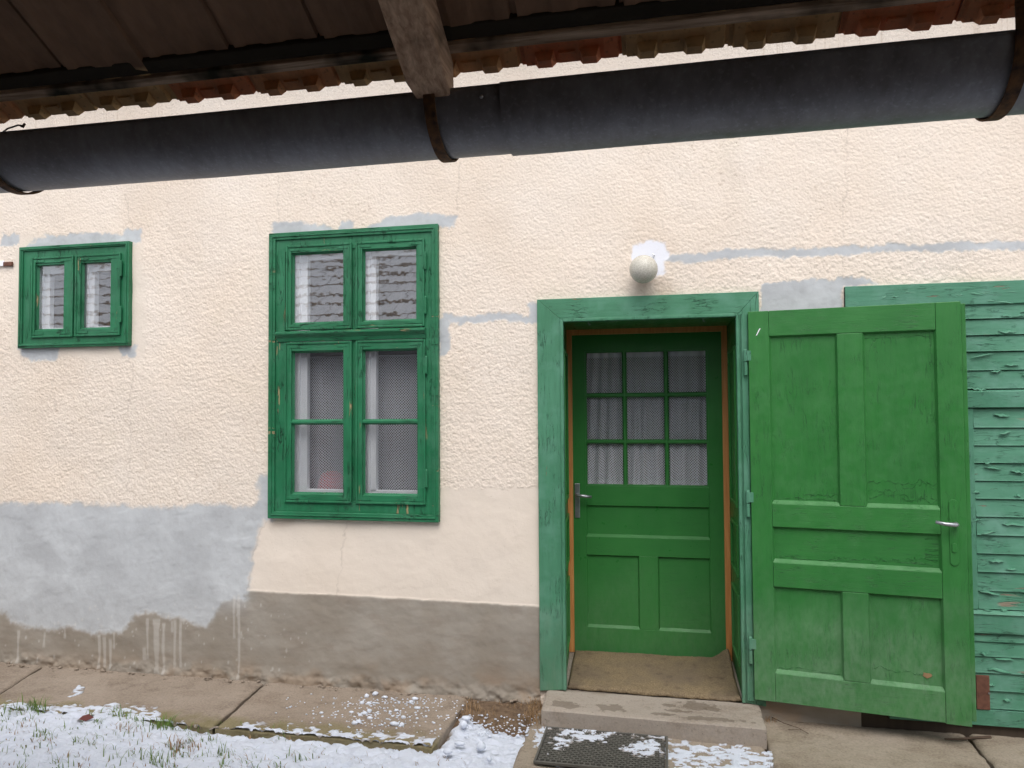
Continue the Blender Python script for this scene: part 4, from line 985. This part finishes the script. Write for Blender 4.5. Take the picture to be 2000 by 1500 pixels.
# gutter
GR, GY, GZ = .104, -2.746, 2.354
def half_round(x0, x1, r, y=GY, z=GZ, n=32, segs=36, th=.0016):
    vs, fs = [], []
    ang = [math.pi+math.pi*i/n for i in range(n+1)]
    for k in range(segs+1):
        x = x0+(x1-x0)*k/segs
        for rr in (r, r-th):
            for i_, a in enumerate(ang):
                q_ = rr+.0022*(float(fbm(np.array([x*5.]), np.array([a*2.]), 3, 140)[0])-.5)
                vs.append((x, y+q_*math.cos(a), z+q_*math.sin(a)+.003*math.sin(x*1.7)))
    w = 2*(n+1)
    for k in range(segs):
        for i in range(n):
            a = k*w+i; fs.append((a, a+1, a+w+1, a+w)); b = a+n+1; fs.append((b, b+w, b+w+1, b+1))
        for i in (0, n): a = k*w+i; fs.append((a, a+w, a+w+n+1, a+n+1))
    return MB().add(vs, fs)
xj = P(983,250,-2.82)[0]
gut = half_round(-4.2, xj+.03, GR).build('gutter', M['zinc'], shed, smooth=False); tag(gut, 'half round weathered zinc gutter')
for pl_ in gut.data.polygons: pl_.use_smooth = True
g2o = half_round(xj, 3.0, GR+.0045).build('gutter_length', M['zinc'], gut)
for pl_ in g2o.data.polygons: pl_.use_smooth = True
MB().tube([(-4.2,GY+GR,GZ+.006),(3.0,GY+GR,GZ+.006)], .009, 10).build('rolled_edge', M['zinc'], gut)
for bxx in (-.468, -1.585, .628):
    m = MB(); n = 26; r0, r1 = GR+.0052, GR+.0095; hw = .0125
    ang = [math.pi+math.pi*i/n for i in range(n+1)]; vs = []
    for a in ang:
        for rr, xx in ((r0,-hw),(r1,-hw),(r1,hw),(r0,hw)): vs.append((bxx+xx, GY+rr*math.cos(a), GZ+rr*math.sin(a)))
    fs = [(4*i+j, 4*i+(j+1)%4, 4*i+4+(j+1)%4, 4*i+4+j) for i in range(n) for j in range(4)]+[(0,1,2,3),(4*n+3,4*n+2,4*n+1,4*n)]
    m.add(vs, fs); m.box(bxx-hw, bxx+hw, GY-r1, GY-r0, GZ, GZ+.06)
    m.build('gutter_bracket', M['rust'], gut, .001)
q = P(942,192,-2.84); MB().add(*lathe([(.004,0),(.004,.002),(.002,.004)], 10)).build('rivet', M['metal'], gut)
rv = bpy.data.objects['rivet']; rv.location = (q[0], GY-math.sqrt(GR**2-(GZ-q[2])**2)-.0005, q[2]); rv.rotation_euler = (R(90),0,0)

# ================================================================ SNOW, GRASS, SMALL THINGS
def snowfield(name, label, xr, yr, step, zbase, polys, hgt, seed, patchy=0., soft=14, cat='snow', thr=.45, rise=0, fq=26):
    X3, Y3 = np.meshgrid(np.arange(*xr, step), np.arange(*yr, step))
    qx, qy = project(X3, Y3, np.zeros_like(X3)+zbase)
    qx = qx+(fbm(X3*12,Y3*12,4,seed)-.5)*40; qy = qy+(fbm(X3*14,Y3*20,4,seed+1)-.5)*26
    t = np.full(X3.shape, -1.)
    for p in polys: t = np.maximum(t, np.clip(poly_sd(qx, qy, p)/soft, -1, 1))
    n = fbm(X3*fq*.8,Y3*fq*1.3,5,seed+3,.65); n2 = fbm(X3*60,Y3*60,3,seed+4); n3 = fbm(X3*3,Y3*3,3,seed+5)
    t = t-patchy*np.clip((thr+.12-n)*7, 0, 2)
    zz = zbase+(rise*sstep(-2.3,-2.9,X3)*(.6+.8*n3) if rise else 0)+hgt*np.clip(t,-.6,1)*(.55+.5*n3)+(n-.5)*hgt*.7+(n2-.5)*hgt*.35
    zz = np.where(t < 0, np.minimum(zz, zbase-.004+t*.02), zz)
    tt = np.maximum.reduce([t[:-1,:-1],t[1:,:-1],t[:-1,1:],t[1:,1:]])
    o = grid_mesh(name, np.stack([X3,Y3,zz],-1).reshape(-1,3), X3.shape[1], X3.shape[0], M['snow'], None, tt > -.35, dict(depth=np.stack([np.clip(t+.15*(n2-.5)*2,0,1)]*3+[t*0+1],-1)))
    return tag(o, label, cat, kind='stuff')
snowfield('snow', 'fresh snow lying over the grass in front of the slabs', (-5.6,-.62), (-2.75,-.25), .011, -.052,
          [[(-900,1404),(0,1398),(150,1404),(420,1432),(640,1450),(845,1470),(868,1440),(890,1402),(912,1388),(930,1402),(960,1428),(1045,1436),(1062,1446),(1048,1500),(1040,1900),(-900,2500)]], .04, 80, 0.3, 16, thr=.38, rise=.03)
snowfield('snow', 'thin snow along the front edges of the pavement slabs', (-5.0,-1.17), (-.665,-.25), .008, .0,
          [[(-200,1374),(40,1372),(100,1380),(200,1374),(308,1384),(314,1404),(340,1406),(440,1420),(640,1450),(0,1440)], [(425,1420),(470,1410),(560,1416),(700,1427),(800,1436),(862,1442),(846,1475),(640,1455),(430,1440)]], .010, 90, .75, 12, thr=.44)
snowfield('snow', 'patchy slush on the paving in front of the doorstep', (-.78,.95), (-1.25,-.30), .006, -.012,
          [[(1050,1408),(1300,1440),(1420,1452),(1510,1460),(1590,1490),(1520,1560),(1300,1560),(1296,1505),(1080,1505),(1040,1470)]], .006, 100, .9, 16, thr=.475, fq=32)
snowfield('snow', 'thin broken snow caught on the black rubber mat', (-.63,-.02), (-.74,-.345), .006, .0095,
          [[(1130,1420),(1200,1425),(1180,1450),(1130,1455),(1080,1470),(1060,1440)], [(1200,1455),(1290,1440),(1300,1475),(1250,1480)], [(1060,1416),(1310,1434),(1310,1442),(1060,1424)]], .003, 110, .9, 10, thr=.47, fq=42)
X4, Y4 = np.meshgrid(np.arange(-12, 8, .08), np.arange(-3.9, -1.25, .08))
t4 = np.minimum((fbm(X4*1.5,Y4*1.5,3,130)-.35)*2+np.clip((Y4+3.5)*1.5,-1,1), 1); hole_ = (X4 > -5.55) & (X4 < -.68) & (Y4 > -2.7)
Z4 = -.05+.045*np.clip(t4,-.6,1)+(fbm(X4*5,Y4*5,3,131)-.5)*.03
kp = ~(hole_[:-1,:-1] & hole_[1:,1:])
tag(grid_mesh('snow', np.stack([X4,Y4,Z4],-1).reshape(-1,3), X4.shape[1], X4.shape[0], M['snow'], None, kp, dict(depth=np.ones(X4.shape+(4,)))), 'wide snow cover across the middle of the yard', 'snow', kind='stuff')
# crumbs of snow on the slab
m = MB(); fr = random.Random(21)
def blob(x, y, z, r):
    ico = [(0,0,1),(.89,0,.45),(.28,.85,.45),(-.72,.53,.45),(-.72,-.53,.45),(.28,-.85,.45),(.72,.53,-.45),(-.28,.85,-.45),(-.89,0,-.45),(-.28,-.85,-.45),(.72,-.53,-.45),(0,0,-1)]
    sx, sy, sz = fr.uniform(.8,1.6), fr.uniform(.7,1.1), fr.uniform(.5,.9)
    m.add([(x+a*r*sx*fr.uniform(.75,1.2), y+b*r*sy*fr.uniform(.75,1.2), z+c*r*sz*fr.uniform(.8,1.2)) for a,b,c in ico],
          [(0,1,2),(0,2,3),(0,3,4),(0,4,5),(0,5,1),(1,6,2),(2,7,3),(3,8,4),(4,9,5),(5,10,1),(6,7,2),(7,8,3),(8,9,4),(9,10,5),(10,6,1),(11,7,6),(11,8,7),(11,9,8),(11,10,9),(11,6,10)])
for a, b, r in [(716,1361,.018),(733,1357,.022),(752,1363,.017),(730,1374,.011),(707,1374,.018),(720,1375,.014),(810,1366,.017),(803,1372,.014),(862,1367,.010),(815,1384,.015),(686,1392,.013),(628,1393,.010),(712,1395,.018),(721,1390,.018),(703,1398,.014),(775,1388,.011),(693,1414,.016),(700,1410,.014),(770,1416,.02),(785,1417,.016),(722,1404,.014),(612,1395,.007),(630,1400,.008),(832,1400,.008),(788,1402,.012),(815,1404,.008),(848,1413,.009),(905,1418,.03),(910,1405,.022),(898,1455,.024),(940,1462,.03),(875,1470,.026),(955,1484,.018),(1000,1465,.014),(608,1356,.006)]:
    q = g2(a, b); blob(q[0], q[1], r*.3, r)
for _ in range(420):
    a = fr.gauss(760,70) if fr.random() < .75 else fr.uniform(560,905); b = 1362+abs(fr.gauss(0,1))*42
    if b < 1440: q = g2(a, b); blob(q[0], q[1], .002, fr.uniform(.0025,.0065))
for _ in range(160):
    q = g2(fr.uniform(905,1050), fr.uniform(1392,1436)); blob(q[0], q[1], -.01, fr.uniform(.003,.007))
o = m.build('snow_crumbs', M['snowc'], None, smooth=True); tag(o, 'scattered white crumbs of snow on the brown slab', 'snow', kind='stuff')
# melting spot of snow on the long slab
snowfield('snow', 'small leftover spot of snow on the long brown slab', (-3.95,-3.4), (-.5,-.1), .006, .002, [[(130,1355),(150,1344),(163,1343),(160,1352),(140,1360)]], .009, 120, .5, 6, thr=.44)

# grass blades poking through the snow
def blades(name, label, mat, spots, seed, zb=-.04, wid=.0022):
    m = MB(); fr = random.Random(seed)
    for (cx_, cy_, rad, n, L) in spots:
        for _ in range(n):
            x, y = fr.gauss(cx_, rad), fr.gauss(cy_, rad*.6); h = L*fr.uniform(.5,1.15); t = fr.uniform(0, 6.283); lean = fr.uniform(.15,.95)*h
            dx, dy = math.cos(t)*lean, math.sin(t)*lean; w = wid*fr.uniform(.6,1.4); nx_, ny_ = -math.sin(t)*w, math.cos(t)*w
            zg = zb+.035*max(0,min(1,(-2.3-x)/.6)); 
            p = [(x,y,zg),(x+dx*.35,y+dy*.35,zg+h*.6),(x+dx,y+dy,zg+h*(1-.25*lean/h))]
            m.add([(p[0][0]-nx_,p[0][1]-ny_,p[0][2]),(p[0][0]+nx_,p[0][1]+ny_,p[0][2]),(p[1][0]-nx_*.8,p[1][1]-ny_*.8,p[1][2]),(p[1][0]+nx_*.8,p[1][1]+ny_*.8,p[1][2]),p[2]], [(0,1,3,2),(2,3,4)])
    o = m.build(name, mat, None); return tag(o, label, 'grass', kind='stuff')
fr = random.Random(31)
def gspot(a, b, rad, n, L): q = g2(a, b, -.03); return (q[0], q[1], rad, n, L)
sp = [gspot(40,1400,.05,26,.07), gspot(72,1398,.035,34,.09), gspot(56,1395,.04,18,.08), gspot(8,1410,.03,16,.07), gspot(190,1428,.02,26,.05), gspot(215,1408,.06,22,.06), gspot(240,1412,.04,18,.06), gspot(265,1424,.03,20,.06),
      gspot(315,1432,.035,48,.08), gspot(326,1425,.03,24,.08), gspot(235,1420,.04,14,.05), gspot(155,1470,.03,20,.07), gspot(80,1450,.03,12,.06), gspot(410,1450,.03,12,.05), gspot(430,1475,.02,8,.08), gspot(375,1480,.04,12,.05), gspot(265,1485,.04,16,.06), gspot(320,1490,.05,14,.06), gspot(480,1425,.03,10,.05), gspot(370,1455,.04,14,.05)]
for _ in range(150): sp.append(gspot(fr.uniform(-50,640), fr.uniform(1415,1530), .03, fr.randint(2,7), fr.uniform(.03,.07)))
blades('grass', 'green grass blades poking through the snow', M['grass'], sp, 41)
sp = [gspot(100,1465,.05,26,.05), gspot(55,1430,.04,16,.05), gspot(235,1440,.04,30,.06), gspot(355,1465,.05,26,.07), gspot(345,1460,.04,18,.06), gspot(505,1430,.05,36,.04), gspot(525,1435,.02,24,.06), gspot(560,1450,.05,20,.04), gspot(130,1490,.06,18,.05), gspot(470,1490,.05,16,.05), gspot(690,1485,.05,12,.04), gspot(800,1490,.05,20,.03)]
for _ in range(150): sp.append(gspot(fr.uniform(-50,900), fr.uniform(1440,1530), .035, fr.randint(2,5), fr.uniform(.02,.05)))
blades('dry_grass', 'brown withered grass stalks lying in the snow', M['dry'], sp, 43)
sp = []
for _ in range(26): q = g2(fr.uniform(1022,1062), fr.uniform(1365,1420)); sp.append((q[0], q[1], .018, 9, .06))
for _ in range(8): q = g2(fr.uniform(910,930), fr.uniform(1370,1396)); sp.append((q[0], q[1], .014, 8, .05))
for _ in range(14): q = g2(fr.uniform(930,1030), fr.uniform(1368,1420)); sp.append((q[0], q[1], .02, 4, .035))
for _ in range(6): q = g2(fr.uniform(1492,1506), fr.uniform(1388,1412)); sp.append((q[0], q[1], .012, 6, .04))
blades('dry_weeds', 'tangle of dead brown weeds beside the doorstep', M['dry'], sp, 47, -.01, .0016)
# fallen leaf and twigs
q = g2(165,1421,-.02); m = MB()
m.add([(q[0]-.05,q[1],.012),(q[0]-.02,q[1]-.018,.03),(q[0]+.02,q[1]-.014,.022),(q[0]+.05,q[1]+.01,.034),(q[0]+.01,q[1]+.02,.046),(q[0]-.025,q[1]+.016,.036)], [(0,1,5),(1,2,4,5),(2,3,4)])
o = m.build('fallen_leaf', M['leafbrown'], None); md = o.modifiers.new('thick','SOLIDIFY'); md.thickness = .0012
tag(o, 'curled dark red dead leaf on the snow near the left edge', 'leaf')
def twig(label, pts, r, z=.006):
    qs = [g2(a, b) for a, b in pts]; n = len(qs)
    o = MB().tube([(x,y,z+.003*random.random()) for x,y in qs], [r*(1-.5*i/(n-1)) for i in range(n)], 6).build('twig', M['twig'], None); return tag(o, label, 'twig')
twig('dark crooked stick on the paving below the boarded door', [(1935,1442),(1900,1444),(1872,1447),(1845,1446)], .008)
twig('thin bent twig on the paving right of the doorstep', [(1505,1402),(1530,1415),(1560,1425),(1578,1436)], .0025)
twig('fine straight stalk across the paving right of the doorstep', [(1540,1428),(1565,1428),(1580,1436)], .002)
q = P(40,245,-2.84)
o = MB().tube([(q[0]-.05,-2.845,GZ-.004),(q[0]-.03,-2.846,GZ+.006),(q[0]+.0,-2.846,GZ+.012),(q[0]+.012,-2.845,GZ+.008),(q[0]+.018,-2.846,GZ+.014)], [.0015,.002,.002,.004,.003], 6).build('twig', M['twig'], None)
tag(o, 'short dry twig caught on the gutter rim at the left', 'twig')
